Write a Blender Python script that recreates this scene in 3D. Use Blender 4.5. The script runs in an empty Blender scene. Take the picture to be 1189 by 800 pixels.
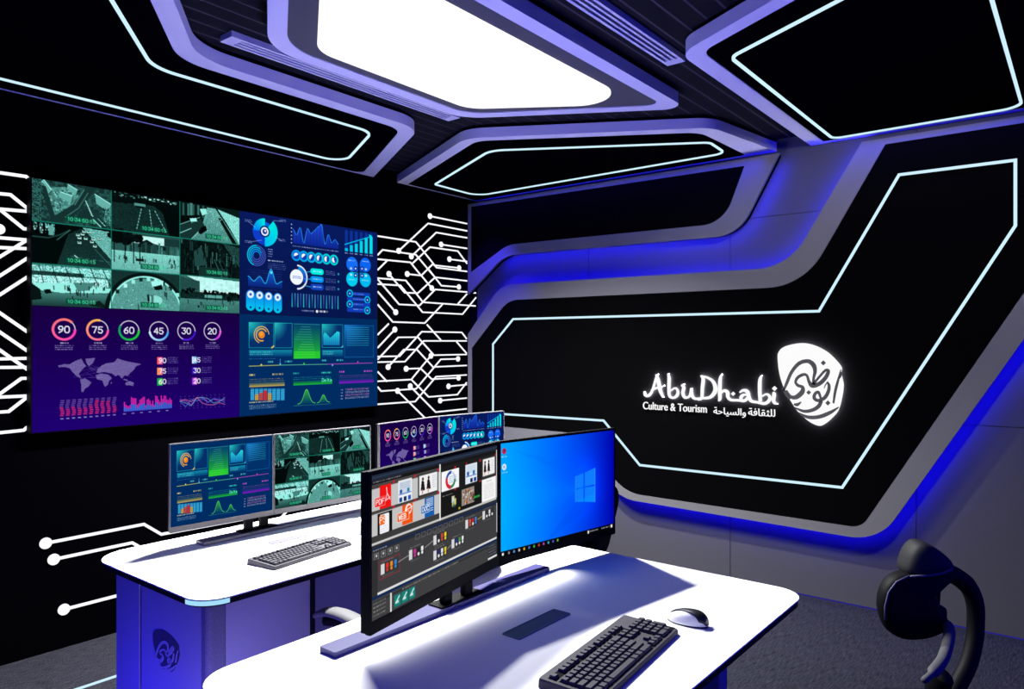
import bpy, bmesh, math, random
import numpy as np
from mathutils import Vector, Matrix
from mathutils.geometry import tessellate_polygon
random.seed(7)
RNG = np.random.RandomState(11)
C = bpy.context.scene.collection
S = bpy.context.scene

# ------------------------------------------------------------------ camera model
F, CX, CY = 853.0, 594.5, 404.0
TH = math.atan2(683.5, 853.0)
SN, CS = math.sin(TH), math.cos(TH)
CAMZ = 1.46
XL = -3.94          # left wall plane
YR = 4.465          # right wall plane
YP = 4.35           # front face of the raised wall panels
ZC = 2.645          # underside of the dropped ceiling panels
ZT = 2.72           # slatted ceiling
XV = -3.88          # face of the video wall
ZD = 0.75           # desk top

def ray(px, py):
    a, b = (px - CX) / F, (CY - py) / F
    return Vector((CS * a - SN, SN * a + CS, b))      # depth 1
def on_x(px, py, x):
    r = ray(px, py); t = x / r.x
    return (r.y * t, CAMZ + r.z * t)
def on_y(px, py, y=YP):
    r = ray(px, py); t = y / r.y
    return (r.x * t, CAMZ + r.z * t)
def on_z(px, py, z=ZC):
    r = ray(px, py); t = (z - CAMZ) / r.z
    return (r.x * t, r.y * t)
def cam_pt(u, d, z):                                  # camera-right, depth, height -> world
    return Vector((CS * u - SN * d, SN * u + CS * d, z))

# ------------------------------------------------------------------ materials
def lin(c):
    return tuple((v / 12.92 if v <= 0.04045 else ((v + 0.055) / 1.055) ** 2.4) for v in c)
def rgb(r, g, b):
    return lin((r / 255, g / 255, b / 255))
def mat(name, col, rough=0.6, spec=0.3, metal=0.0, noise=0.0, nscale=40, bump=0.0):
    m = bpy.data.materials.new(name); m.use_nodes = True
    nt = m.node_tree; p = nt.nodes['Principled BSDF']
    p.inputs['Base Color'].default_value = (*col, 1)
    p.inputs['Roughness'].default_value = rough
    p.inputs['Specular IOR Level'].default_value = spec
    p.inputs['Metallic'].default_value = metal
    if noise or bump:
        tc = nt.nodes.new('ShaderNodeTexCoord'); nz = nt.nodes.new('ShaderNodeTexNoise')
        nz.inputs['Scale'].default_value = nscale; nz.inputs['Detail'].default_value = 4
        nt.links.new(tc.outputs['Object'], nz.inputs['Vector'])
        if noise:
            mx = nt.nodes.new('ShaderNodeMix'); mx.data_type = 'RGBA'
            mx.inputs['A'].default_value = (*[c * (1 - noise) for c in col], 1)
            mx.inputs['B'].default_value = (*[c * (1 + noise) for c in col], 1)
            nt.links.new(nz.outputs['Fac'], mx.inputs['Factor'])
            nt.links.new(mx.outputs['Result'], p.inputs['Base Color'])
        if bump:
            b = nt.nodes.new('ShaderNodeBump'); b.inputs['Strength'].default_value = bump
            b.inputs['Distance'].default_value = 0.004
            nt.links.new(nz.outputs['Fac'], b.inputs['Height']); nt.links.new(b.outputs['Normal'], p.inputs['Normal'])
    return m
def glow(name, col, strength=1.0, sample=False):
    m = bpy.data.materials.new(name); m.use_nodes = True
    nt = m.node_tree; nt.nodes.remove(nt.nodes['Principled BSDF'])
    e = nt.nodes.new('ShaderNodeEmission')
    e.inputs['Color'].default_value = (*col, 1); e.inputs['Strength'].default_value = strength
    nt.links.new(e.outputs[0], nt.nodes['Material Output'].inputs['Surface'])
    m.cycles.emission_sampling = 'FRONT_BACK' if sample else 'NONE'
    return m
M = dict(
    lamp_surround=mat('lamp_surround', (0.05, 0.05, 0.055), 0.8, 0.05),
    black=mat('matt_black', (0.0006, 0.0006, 0.001), 0.9, 0.0),
    panel_black=mat('panel_black', (0.0012, 0.0012, 0.0014), 0.9, 0.0),
    frame=mat('grey_lacquer', (0.098, 0.096, 0.102), 0.55, 0.1, noise=0.03, nscale=3),
    ceil_frame=mat('pale_lacquer', (0.47, 0.46, 0.50), 0.6, 0.1),
    wall=mat('grey_wall', (0.047, 0.046, 0.051), 0.8, 0.05, noise=0.05, nscale=2),
    groove=mat('joint_backing', (0.03, 0.03, 0.035), 0.9, 0.0),  # dark backing between the cladding boards
    white=mat('white_desk', (0.92, 0.92, 0.92), 0.5, 0.1),
    edge=mat('desk_edge', (0.006, 0.006, 0.01), 0.6, 0.1),
    desk_body=mat('desk_body', (0.34, 0.33, 0.37), 0.7, 0.05, noise=0.04, nscale=8),
    post=mat('speckled_post', (0.16, 0.155, 0.18), 0.8, 0.1, noise=0.6, nscale=260),
    emblem_dark=mat('emblem_navy', (0.06, 0.06, 0.09), 0.7, 0.1),
    plastic=mat('black_plastic', (0.0025, 0.0025, 0.0035), 0.6, 0.04),
    bezel_grey=mat('grey_bezel', (0.12, 0.115, 0.12), 0.5, 0.1),
    bar=mat('stand_bar', (0.13, 0.12, 0.16), 0.35, 0.3),
    acrylic=mat('violet_acrylic', (0.045, 0.04, 0.17), 0.35, 0.25),
    key=mat('key_grey', (0.048, 0.046, 0.054), 0.6, 0.2),
    keybed=mat('keyboard_case', (0.052, 0.049, 0.058), 0.6, 0.2),
    keygap=mat('key_well', (0.004, 0.004, 0.006), 0.8, 0.05),
    mouse_white=mat('mouse_white', (0.8, 0.8, 0.82), 0.3, 0.4),
    mouse_black=mat('mouse_black', (0.008, 0.008, 0.012), 0.4, 0.3),
    flap=mat('grey_flap', (0.10, 0.095, 0.12), 0.5, 0.2),
    chair=mat('chair_black', (0.0022, 0.0022, 0.0035), 0.6, 0.12),
    chair_head=mat('chair_leather', (0.022, 0.022, 0.023), 0.6, 0.2, noise=0.3, nscale=120),
    piping=mat('chair_piping', (0.10, 0.10, 0.14), 0.5, 0.3),
    arm=mat('arm_grey', (0.10, 0.10, 0.105), 0.6, 0.2),
    vent=mat('vent_grey', (0.42, 0.41, 0.46), 0.5, 0.2),
    sign_dark=mat('sign_cutout', (0.05, 0.05, 0.05), 0.8, 0.0),
    neon=glow('neon_white', rgb(205, 238, 255), 1.05),
    circuit=glow('circuit_white', rgb(248, 248, 255), 1.1),
    sign=glow('sign_white', rgb(252, 252, 252), 1.0),
    halo=glow('sign_backlight', (1, 1, 1), 420.0, True),
    panel_light=glow('ceiling_light', (1.0, 1.0, 1.0), 1.15, True),
    led=glow('blue_led', (0.006, 0.003, 1.0), 135.0, True),
    led_dim=glow('blue_led_dim', (0.006, 0.003, 1.0), 10.0, True),
    led_floor=glow('blue_led_floor', (0.03, 0.025, 0.35), 0.6, True),
    edge_glow=glow('pale_edge_glow', rgb(165, 222, 255), 1.0),
    tiny=glow('tiny_indicator', rgb(210, 210, 255), 1.0),
)
def carpet():
    m = mat('carpet', (0.03, 0.03, 0.04), 0.95, 0.0)
    nt = m.node_tree; p = nt.nodes['Principled BSDF']; N = nt.nodes.new; L = nt.links.new
    tc = N('ShaderNodeTexCoord')
    mp = N('ShaderNodeMapping'); mp.inputs['Scale'].default_value = (240, 16, 1); L(tc.outputs['Object'], mp.inputs['Vector'])
    n1 = N('ShaderNodeTexNoise'); n1.inputs['Scale'].default_value = 1.0; n1.inputs['Detail'].default_value = 3; L(mp.outputs[0], n1.inputs['Vector'])
    mp2 = N('ShaderNodeMapping'); mp2.inputs['Scale'].default_value = (70, 260, 1); L(tc.outputs['Object'], mp2.inputs['Vector'])
    n2 = N('ShaderNodeTexNoise'); n2.inputs['Scale'].default_value = 1.0; n2.inputs['Detail'].default_value = 3; L(mp2.outputs[0], n2.inputs['Vector'])
    a = N('ShaderNodeMath'); a.operation = 'ADD'; L(n1.outputs['Fac'], a.inputs[0]); L(n2.outputs['Fac'], a.inputs[1])
    r = N('ShaderNodeValToRGB'); r.color_ramp.elements[0].position = 0.38; r.color_ramp.elements[1].position = 0.62
    hm = N('ShaderNodeMath'); hm.operation = 'MULTIPLY'; hm.inputs[1].default_value = 0.5; L(a.outputs[0], hm.inputs[0]); L(hm.outputs[0], r.inputs['Fac'])
    r.color_ramp.elements[0].color = (0.006, 0.0062, 0.009, 1); r.color_ramp.elements[1].color = (0.025, 0.0255, 0.033, 1)
    L(r.outputs[0], p.inputs['Base Color'])
    return m
def slats():
    m = mat('ceiling_slats', (0.02, 0.02, 0.025), 0.7, 0.05)
    nt = m.node_tree; p = nt.nodes['Principled BSDF']; N = nt.nodes.new; L = nt.links.new
    tc = N('ShaderNodeTexCoord'); sp = N('ShaderNodeSeparateXYZ'); L(tc.outputs['Object'], sp.inputs[0])
    mu = N('ShaderNodeMath'); mu.operation = 'MULTIPLY'; mu.inputs[1].default_value = 11.0; L(sp.outputs['X'], mu.inputs[0])
    fr = N('ShaderNodeMath'); fr.operation = 'FRACT'; L(mu.outputs[0], fr.inputs[0])
    r = N('ShaderNodeValToRGB'); e = r.color_ramp.elements
    e[0].position = 0.0; e[0].color = (0.03, 0.028, 0.035, 1); e[1].position = 0.10; e[1].color = (0.0035, 0.0035, 0.006, 1)
    r.color_ramp.interpolation = 'CONSTANT'
    L(fr.outputs[0], r.inputs['Fac']); L(r.outputs[0], p.inputs['Base Color'])
    return m
M['carpet'] = carpet(); M['slats'] = slats()

# ------------------------------------------------------------------ object helpers
def link(name, me, m, parent=None):
    o = bpy.data.objects.new(name, me); C.objects.link(o)
    if m is not None and me is not None and not me.materials:
        me.materials.append(m if not isinstance(m, str) else M[m])
    if parent: o.parent = parent
    return o
def obj(name, bm, m, parent=None, smooth=False):
    me = bpy.data.meshes.new(name); bmesh.ops.recalc_face_normals(bm, faces=bm.faces)
    bm.to_mesh(me); bm.free()
    if smooth:
        for p in me.polygons: p.use_smooth = True
    return link(name, me, m, parent)
def thing(name, label, cat, loc=(0, 0, 0), rz=0.0, group=None):
    o = bpy.data.objects.new(name, None); C.objects.link(o)
    o.empty_display_size = 0.1
    o.location = loc; o.rotation_euler = (0, 0, rz); o['label'] = label; o['category'] = cat
    if group: o['group'] = group
    return o
def tag(o, label, cat, group=None):
    o['label'] = label; o['category'] = cat
    if group: o['group'] = group
    return o
def struct(name, bm, m):
    o = obj(name, bm, m); o['kind'] = 'structure'; return o
def dup(root, label, loc, rz, group=None, scale=None):
    r = root.copy(); C.objects.link(r); r.location = loc; r.rotation_euler = (0, 0, rz); r['label'] = label
    if group: r['group'] = group
    if scale: r.scale = scale
    for ch in list(root.children):
        c = ch.copy(); C.objects.link(c); c.parent = r
        for g in ch.children:
            d = g.copy(); C.objects.link(d); d.parent = c
    return r
def box(bm, x0, y0, z0, x1, y1, z1, bev=0.0):
    vs = [bm.verts.new((x, y, z)) for x in (x0, x1) for y in (y0, y1) for z in (z0, z1)]
    fs = [(0, 1, 3, 2), (4, 6, 7, 5), (0, 4, 5, 1), (2, 3, 7, 6), (0, 2, 6, 4), (1, 5, 7, 3)]
    faces = [bm.faces.new([vs[i] for i in f]) for f in fs]
    if bev:
        es = list({e for f in faces for e in f.edges})
        bmesh.ops.bevel(bm, geom=es, offset=bev, segments=2, profile=0.6, affect='EDGES')
def fillet(pts, radii, seg=10):
    out = []; n = len(pts)
    if not hasattr(radii, '__len__'): radii = [radii] * n
    for i in range(n):
        p = Vector(pts[i]); r = radii[i]
        if r <= 0: out.append((p.x, p.y)); continue
        a = Vector(pts[i - 1]) - p; b = Vector(pts[(i + 1) % n]) - p
        la, lb = a.length, b.length; a.normalize(); b.normalize()
        ang = a.angle(b)
        t = min(r / math.tan(ang / 2), 0.48 * la, 0.48 * lb); r = t * math.tan(ang / 2)
        c = p + (a + b).normalized() * (r / math.sin(ang / 2))
        s, e = p + a * t, p + b * t
        a0 = math.atan2(s.y - c.y, s.x - c.x); a1 = math.atan2(e.y - c.y, e.x - c.x)
        d = (a1 - a0 + math.pi) % (2 * math.pi) - math.pi
        for k in range(seg + 1):
            q = a0 + d * k / seg
            out.append((c.x + r * math.cos(q), c.y + r * math.sin(q)))
    return out
def area2(p): return sum(p[i - 1][0] * p[i][1] - p[i][0] * p[i - 1][1] for i in range(len(p)))
def offset(pts, d, closed=True):
    """mitred offset to the left of travel"""
    n = len(pts); out = []
    for i in range(n):
        p = Vector(pts[i])
        if closed or 0 < i < n - 1:
            a = (p - Vector(pts[i - 1])).normalized(); b = (Vector(pts[(i + 1) % n]) - p).normalized()
        elif i == 0: a = b = (Vector(pts[1]) - p).normalized()
        else: a = b = (p - Vector(pts[i - 1])).normalized()
        na, nb = Vector((-a.y, a.x)), Vector((-b.y, b.x))
        m = na + nb
        if m.length < 1e-6: m = na
        m.normalize(); k = d / max(0.35, m.dot(na))
        out.append((p.x + m.x * k, p.y + m.y * k))
    return out
def grow(pts, d):
    return offset(pts, -d if area2(pts) > 0 else d)
def prism(bm, loops, h0, h1, to):
    """extruded plate with holes; to(a, b, h) -> xyz"""
    tris = tessellate_polygon([[Vector((x, y, 0)) for x, y in l] for l in loops])
    flat = [p for l in loops for p in l]
    lo = [bm.verts.new(to(x, y, h0)) for x, y in flat]; hi = [bm.verts.new(to(x, y, h1)) for x, y in flat]
    for t in tris:
        for side in (lo, hi):
            try: bm.faces.new([side[i] for i in t])
            except ValueError: pass
    s = 0
    for l in loops:
        n = len(l)
        for i in range(n):
            j = (i + 1) % n
            bm.faces.new((lo[s + i], lo[s + j], hi[s + j], hi[s + i]))
        s += n
def ribbon(bm, path, w, h0, h1, to, closed=False):
    """flat strip with thickness along a path"""
    a = offset(path, w / 2, closed); b = offset(path, -w / 2, closed)
    if closed: prism(bm, [a, b] if abs(area2(a)) > abs(area2(b)) else [b, a], h0, h1, to)
    else:
        n = len(path)
        V = [[bm.verts.new(to(x, y, h)) for x, y in l] for l in (a, b) for h in (h0, h1)]
        for i in range(n - 1):
            for p, q in ((0, 1), (1, 3), (3, 2), (2, 0)):
                bm.faces.new((V[p][i], V[p][i + 1], V[q][i + 1], V[q][i]))
        for i in (0, n - 1): bm.faces.new([V[k][i] for k in (0, 1, 3, 2)])
def upright(bm, path, h0, h1, to, closed=True):
    """single-sheet band standing on a path"""
    lo = [bm.verts.new(to(x, y, h0)) for x, y in path]; hi = [bm.verts.new(to(x, y, h1)) for x, y in path]
    n = len(path)
    for i in range(n if closed else n - 1):
        j = (i + 1) % n
        bm.faces.new((lo[i], lo[j], hi[j], hi[i]))
def tube(bm, pts, rad, seg=10, flat=1.0, caps=True):
    pts = [Vector(p) for p in pts]; n = len(pts); rings = []
    if not hasattr(rad, '__len__'): rad = [rad] * n
    up = None
    for i in range(n):
        t = (pts[min(i + 1, n - 1)] - pts[max(i - 1, 0)]).normalized()
        if up is None:
            up = Vector((0, 0, 1)) if abs(t.z) < 0.9 else Vector((1, 0, 0))
        s = t.cross(up).normalized(); up = s.cross(t).normalized()
        rings.append([bm.verts.new(pts[i] + s * math.cos(2 * math.pi * k / seg) * rad[i] + up * math.sin(2 * math.pi * k / seg) * rad[i] * flat) for k in range(seg)])
    for i in range(n - 1):
        for k in range(seg):
            bm.faces.new((rings[i][k], rings[i][(k + 1) % seg], rings[i + 1][(k + 1) % seg], rings[i + 1][k]))
    if caps:
        bm.faces.new(rings[0]); bm.faces.new(rings[-1])
def smooth_path(pts, n=6):
    P = [Vector(p) for p in pts]; out = []
    for i in range(len(P) - 1):
        p0, p1, p2, p3 = P[max(i - 1, 0)], P[i], P[i + 1], P[min(i + 2, len(P) - 1)]
        for k in range(n):
            t = k / n
            out.append(0.5 * ((2 * p1) + (p2 - p0) * t + (2 * p0 - 5 * p1 + 4 * p2 - p3) * t * t + (3 * p1 - p0 - 3 * p2 + p3) * t ** 3))
    out.append(P[-1]); return out
def pillow(bm, outline, depth, to, rings=5, puff=0.35):
    """cushion: an outline inflated to both sides; to(a, b, h)"""
    c = sum((Vector(p) for p in outline), Vector((0, 0))) / len(outline)
    layers = []
    for k in range(-rings, rings + 1):
        f = k / rings; s = 1 - puff * (1 - math.sqrt(max(0, 1 - abs(f) ** 2.4)))
        layers.append([bm.verts.new(to(c.x + (x - c.x) * s, c.y + (y - c.y) * s, depth / 2 * f)) for x, y in outline])
    n = len(outline)
    for a, b in zip(layers, layers[1:]):
        for i in range(n): bm.faces.new((a[i], a[(i + 1) % n], b[(i + 1) % n], b[i]))
    for l, sgn in ((layers[0], -1), (layers[-1], 1)):
        t = bm.verts.new(to(c.x, c.y, sgn * depth / 2 * 1.12))
        for i in range(n): bm.faces.new((l[i], l[(i + 1) % n], t))
def closed_smooth(pts, n=5):
    P = [Vector(p) for p in pts]; m = len(P); out = []
    for i in range(m):
        p0, p1, p2, p3 = P[i - 1], P[i], P[(i + 1) % m], P[(i + 2) % m]
        for k in range(n):
            t = k / n
            q = 0.5 * ((2 * p1) + (p2 - p0) * t + (2 * p0 - 5 * p1 + 4 * p2 - p3) * t * t + (3 * p1 - p0 - 3 * p2 + p3) * t ** 3)
            out.append((q.x, q.y))
    return out
T_wall_r = lambda a, b, h: (a, h, b)        # (x, z) on the right wall, h = y
T_wall_l = lambda a, b, h: (h, a, b)        # (y, z) on the left wall, h = x
T_flat = lambda a, b, h: (a, b, h)          # (x, y), h = z

# ------------------------------------------------------------------ room shell
bm = bmesh.new(); box(bm, XL - 0.05, -1.2, -0.1, 1.3, YR + 0.05, 0.0); struct('floor', bm, 'carpet')
bm = bmesh.new(); box(bm, XL - 0.05, -1.2, ZT, 1.3, YR + 0.05, ZT + 0.1); struct('ceiling', bm, 'slats')
bm = bmesh.new(); box(bm, XL - 0.1, -1.2, -0.1, XL, YR + 0.1, ZT + 0.1); struct('wall_left', bm, 'black')
# right wall: cladding boards with open joints over a dark backing
bm = bmesh.new(); box(bm, XL, YR + 0.004, -0.1, 1.3, YR + 0.1, ZT + 0.1)
xs = [XL, -2.872, -1.818, -0.777, 0.27, 1.3]; zs = [0, 1.06, 2.26, ZT]
w = struct('wall_right', bm, 'groove'); w.data.materials.append(M['wall'])
bm = bmesh.new(); bm.from_mesh(w.data)
nf = len(bm.faces)
for i in range(5):
    for j in range(3): box(bm, xs[i] + 0.0025, YR, zs[j] + 0.0025, xs[i + 1] - 0.0025, YR + 0.0035, zs[j + 1] - 0.0025)
bm.faces.ensure_lookup_table()
for f in bm.faces[nf:]: f.material_index = 1
bmesh.ops.recalc_face_normals(bm, faces=bm.faces); bm.to_mesh(w.data); bm.free()
# glowing joint where the right wall meets the floor
bm = bmesh.new(); box(bm, XL + 0.01, YR - 0.006, 0.0, 1.3, YR, 0.006); struct('trim_1', bm, 'led_floor')

# ------------------------------------------------------------------ dropped ceiling panels
def ceiling_panel(label, outer, inner, neon, r_out, r_in, r_neon, light=None):
    t = thing('ceiling_panel', label, 'ceiling panel', (0, 0, 0))
    O = fillet(outer, r_out); I = fillet(inner, r_in)
    bm = bmesh.new(); prism(bm, [O, I], ZC, ZC + 0.055, T_flat); obj('frame', bm, 'ceil_frame', t)
    bm = bmesh.new(); prism(bm, [grow(I, 0.0)], ZC + 0.004, ZC + 0.05, T_flat); obj('infill', bm, 'lamp_surround' if light else 'black', t)
    bm = bmesh.new(); prism(bm, [grow(O, -0.10)], ZC + 0.055, ZT, T_flat); obj('ceiling_mount', bm, 'black', t)
    if neon:
        N = fillet(neon, r_neon); bm = bmesh.new()
        ribbon(bm, N, 0.0125, ZC - 0.004, ZC + 0.006, T_flat, True); obj('light_strip', bm, 'neon', t)
    if light:
        Lp = fillet(light, 0.16, 12); bm = bmesh.new()
        prism(bm, [Lp], ZC - 0.004, ZC + 0.006, T_flat); obj('light_diffuser', bm, 'panel_light', t)
    return t
eps = 0.004
ceiling_panel('dark ceiling panel with a neon outline above the video wall',
    [(-2.88, 1.535), (-2.88, 2.79), (XL + eps, 3.375), (XL + eps, -1.1), (-1.7, -1.1), (-1.7, 0.675)],
    [(-2.963, 1.50), (-2.963, 2.735), (XL + 0.011, 3.27), (XL + 0.011, -1.05), (-1.78, -1.05), (-1.78, 0.64)],
    [(-3.125, 1.472), (-3.125, 2.67), (-3.78, 3.00), (-3.78, -0.95), (-1.95, -0.95), (-1.95, 0.59)],
    [0.28, 0.22, 0, 0, 0, 0.2], [0.25, 0.17, 0.05, 0, 0, 0.2], [0.2, 0.14, 0.1, 0.1, 0.1, 0.2])
o = ceiling_panel('white glowing ceiling panel hanging over the two desks',
    [(-2.575, 1.665), (-2.575, 2.80), (-1.595, 3.385), (-1.595, 1.03)],
    [(-2.505, 1.705), (-2.505, 2.765), (-1.665, 3.262), (-1.665, 1.15)],
    None, [0.28, 0.22, 0.07, 0.2], [0.25, 0.2, 0.05, 0.2], 0,
    light=[(-2.44, 1.80), (-2.44, 2.70), (-1.75, 3.165), (-1.75, 1.31)])
o['category'] = 'ceiling light'
pz = lambda *a: [on_z(x, y) for x, y in a]
yb = YR - 0.008
ceiling_panel('small dark ceiling panel with a neon outline between the video wall and the lettered wall',
    [(XL + eps, 3.595), (-2.80, 3.075), (-1.63, 3.755), (-1.525, yb), (XL + eps, yb)],
    [(XL + 0.011, 3.685), (-2.79, 3.155), (-1.72, 3.80), (-1.70, yb - 0.02), (XL + 0.011, yb - 0.02)],
    [(-3.765, 3.805), (-2.86, 3.36), (-1.76, 4.02), (-1.78, 4.30), (-3.79, 4.30)],
    [0, 0.2, 0.2, 0, 0], [0.01, 0.14, 0.15, 0.05, 0.01], [0.03, 0.16, 0.06, 0.08, 0.12])
ceiling_panel('large dark ceiling panel with a neon outline above the logo wall',
    [(-1.325, 2.735), (-1.325, yb), (1.25, yb), (1.25, 1.45)],
    [(-1.245, 2.77), (-1.245, yb - 0.035), (1.17, yb - 0.035), (1.17, 1.57)],
    [(-1.178, 2.895), (-1.183, 4.385), (-0.30, 4.385), (-0.285, 2.445)],
    [0.14, 0, 0, 0.1], [0.10, 0.01, 0.01, 0.1], [0.07, 0.05, 0.09, 0.1])

# slot diffusers between the ceiling panels
def vent(label, x0, x1, y0, y1):
    t = thing('air_vent', label, 'air vent', ((x0 + x1) / 2, (y0 + y1) / 2, ZT))
    w, l = (x1 - x0), (y1 - y0); b = 0.012
    bm = bmesh.new(); n = 3; s = (w - 2 * b) / (2 * n - 1)
    outer = [(-w / 2, -l / 2), (w / 2, -l / 2), (w / 2, l / 2), (-w / 2, l / 2)]
    inner = [(-w / 2 + b, -l / 2 + 0.05), (w / 2 - b, -l / 2 + 0.05), (w / 2 - b, l / 2 - 0.05), (-w / 2 + b, l / 2 - 0.05)]
    prism(bm, [outer, inner], -0.025, -0.001, T_flat); obj('vent_frame', bm, 'vent', t)
    bm = bmesh.new(); box(bm, inner[0][0] + 0.0005, inner[0][1] + 0.0005, -0.012, inner[2][0] - 0.0005, inner[2][1] - 0.0005, -0.0015); obj('vent_slot', bm, 'black', t)
    for k in range(n - 1):
        x = inner[0][0] + s * (2 * k + 1) + s * 0.1
        bm = bmesh.new(); box(bm, x, inner[0][1] + 0.001, -0.0245, x + s * 0.8, inner[2][1] - 0.001, -0.0125); obj('vent_blade', bm, 'vent', t)
a = on_z(255.8, 48.7, 2.695); b = on_z(516, 142, 2.695)
vent('long slot air vent between the white ceiling light and the video wall panel', a[0], a[0] + 0.085, a[1], b[1])
a = on_z(775.4, 77, 2.695); b = on_z(791.8, 72, 2.695)
vent('slot air vent on the logo wall side of the white ceiling light', a[0], a[0] + 0.085, 1.3, (a[1] + b[1]) / 2)

# ------------------------------------------------------------------ raised panels on the right wall
def wall_panel(label, outer, inner, ro, ri, neon=None, leds=()):
    t = thing('wall_panel', label, 'wall panel', (0, 0, 0))
    O = fillet(outer, ro, 12); I = fillet(inner, ri, 12)
    bm = bmesh.new(); prism(bm, [O, I], YP, YP + 0.02, T_wall_r); obj('frame', bm, 'frame', t)
    bm = bmesh.new(); prism(bm, [I], YP + 0.001, YP + 0.02, T_wall_r); obj('infill', bm, 'panel_black', t)
    bm = bmesh.new(); prism(bm, [grow(O, -0.004), grow(O, -0.012)], YP + 0.0205, YR - 0.06, T_wall_r); obj('rim', bm, 'black', t)
    B = grow(O, -0.035)
    bm = bmesh.new(); prism(bm, [grow(B, -0.012)], YP + 0.0205, YR - 0.001, T_wall_r); obj('mounting_frame', bm, 'black', t)
    for k_, path in enumerate(leds):
        bm = bmesh.new(); upright(bm, path, YR - 0.080, YR - 0.050, T_wall_r, False); obj('blue_light_strip', bm, 'led_dim' if k_ == len(leds) - 1 else 'led', t)
    if neon:
        bm = bmesh.new(); ribbon(bm, neon, 0.0145, YP - 0.004, YP + 0.0005, T_wall_r, True); obj('light_strip', bm, 'neon', t)
    return t
pr = lambda pts: [on_y(x, y) for x, y in pts]
XW = XL + 0.004
w1o = pr([(905, 177), (857, 273), (586, 296.5), (541.5, 342)]); w1o[3] = (XW, w1o[3][1])
top1 = 2.605; w1o[0] = (w1o[0][0] + 0.0, top1); w1o = w1o + [(XW, top1)]
w1i = pr([(864.5, 192.5), (840, 259.3), (590, 284), (547, 316), (547, 240)])
l1 = grow(fillet(w1o, [0, 0.24, 0.3, 0, 0], 12), -0.03)
n1 = len(l1)
wall_panel('upper dark wall panel with grey rounded frame beside the video wall', w1o, w1i, [0, 0.24, 0.3, 0, 0], [0.0, 0.2, 0.3, 0, 0],
           leds=[l1[:-2], [(XL + 0.05, top1 - 0.03), (w1o[0][0] - 0.03, top1 - 0.03)]])
w2o = pr([(542, 388), (582, 330.5), (915, 310), (1001, 164)])
top2 = 2.592
w2o[0] = (XW, w2o[0][1])
k = (w2o[3][0] - w2o[2][0]) / (w2o[3][1] - w2o[2][1]); w2o[3] = (w2o[2][0] + k * (top2 - w2o[2][1]), top2)
rb = pr([(1188.6, 394), (1043, 597), (1020, 629), (722, 579), (668, 519), (542, 507)])
kk = (rb[0][0] - rb[1][0]) / (rb[0][1] - rb[1][1])
rb[5] = (XW, rb[5][1])
w2o = w2o + [(rb[1][0] + kk * (top2 - rb[1][1]), top2), rb[2], rb[3], rb[4], rb[5]]
w2i = pr([(548, 404), (590, 348.5), (933, 332.3), (1028, 167.5)])
ri_ = pr([(1189, 339.7), (1010.4, 597.4), (1000, 613), (726, 572), (672, 503.5), (548, 492)])
kk = (ri_[0][0] - ri_[1][0]) / (ri_[0][1] - ri_[1][1]); zt_i = w2i[3][1] - 0.003
w2i = w2i + [(ri_[1][0] + kk * (zt_i - ri_[1][1]), zt_i), ri_[2], ri_[3], ri_[4], ri_[5]]
r2o = [0, 0.25, 0.32, 0, 0, 0.26, 0.3, 0.15, 0]
l2 = grow(fillet(w2o, r2o, 12), -0.03)
# lower run stays on the underside, upper run faces the channel between the two panels
split = 1 + 13 + 13 + 1
wall_panel('large dark wall panel with grey frame and neon outline carrying the white logo', w2o, w2i, r2o, [0, 0.22, 0.36, 0, 0, 0.10, 0.3, 0.12, 0],
           neon=pr([(572.6, 399.6), (596, 370.5), (951, 361.3), (1044, 203), (1179, 186), (1179, 262), (978, 566), (743, 540), (701, 488.3), (572.6, 480)]),
           leds=[l2[:split], l2[split:], [(w2o[3][0] + 0.06, top2 - 0.03), (1.2, top2 - 0.03)]])

# ------------------------------------------------------------------ logo sign on the large panel
def stroke(bm, pts, to, h0, h1, n=6):
    """pts: (a, b, width) in plane units -> calligraphic ribbon with round ends"""
    P = smooth_path([(p[0], p[1], p[2]) for p in pts], n)
    c = [Vector((p.x, p.y)) for p in P]; wd = [max(p.z, 1e-4) / 2 for p in P]
    L, R = [], []
    for i in range(len(c)):
        t = (c[min(i + 1, len(c) - 1)] - c[max(i - 1, 0)])
        if t.length < 1e-9: t = Vector((1, 0))
        t.normalize(); nrm = Vector((-t.y, t.x))
        L.append(c[i] + nrm * wd[i]); R.append(c[i] - nrm * wd[i])
    V = [[bm.verts.new(to(p.x, p.y, h)) for p in side] for side in (L, R) for h in (h0, h1)]
    for i in range(len(c) - 1):
        for p, q in ((0, 1), (1, 3), (3, 2), (2, 0)):
            bm.faces.new((V[p][i], V[p][i + 1], V[q][i + 1], V[q][i]))
    for i in (0, len(c) - 1): bm.faces.new([V[k][i] for k in (0, 1, 3, 2)])
sign = thing('wall_sign', 'white backlit emblem and lettering on the large dark wall panel', 'sign', (0, 0, 0))
YS = YP - 0.022
em = lambda x, y: on_y(890 + x / 6.96, 390 + y / 6.96, YS)
le = lambda x, y: on_y(720 + x / 4.246, 380 + y / 4.246, YS)
s_em = abs(em(100, 100)[0] - em(200, 100)[0]) / 100
s_le = abs(le(400, 300)[0] - le(500, 300)[0]) / 100 * 1.0
egg = closed_smooth([em(*p) for p in [(90, 190), (98, 130), (150, 85), (280, 58), (390, 78), (490, 130), (560, 195), (606, 255), (602, 300), (612, 345), (621, 400), (610, 490), (580, 600), (530, 662), (480, 705), (430, 727), (360, 702), (300, 655), (245, 600), (185, 508), (140, 420), (105, 310)]], 4)
bm = bmesh.new(); prism(bm, [egg], YS, YS + 0.010, T_wall_r); emb = obj('emblem', bm, 'sign', sign)
bm = bmesh.new()
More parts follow.
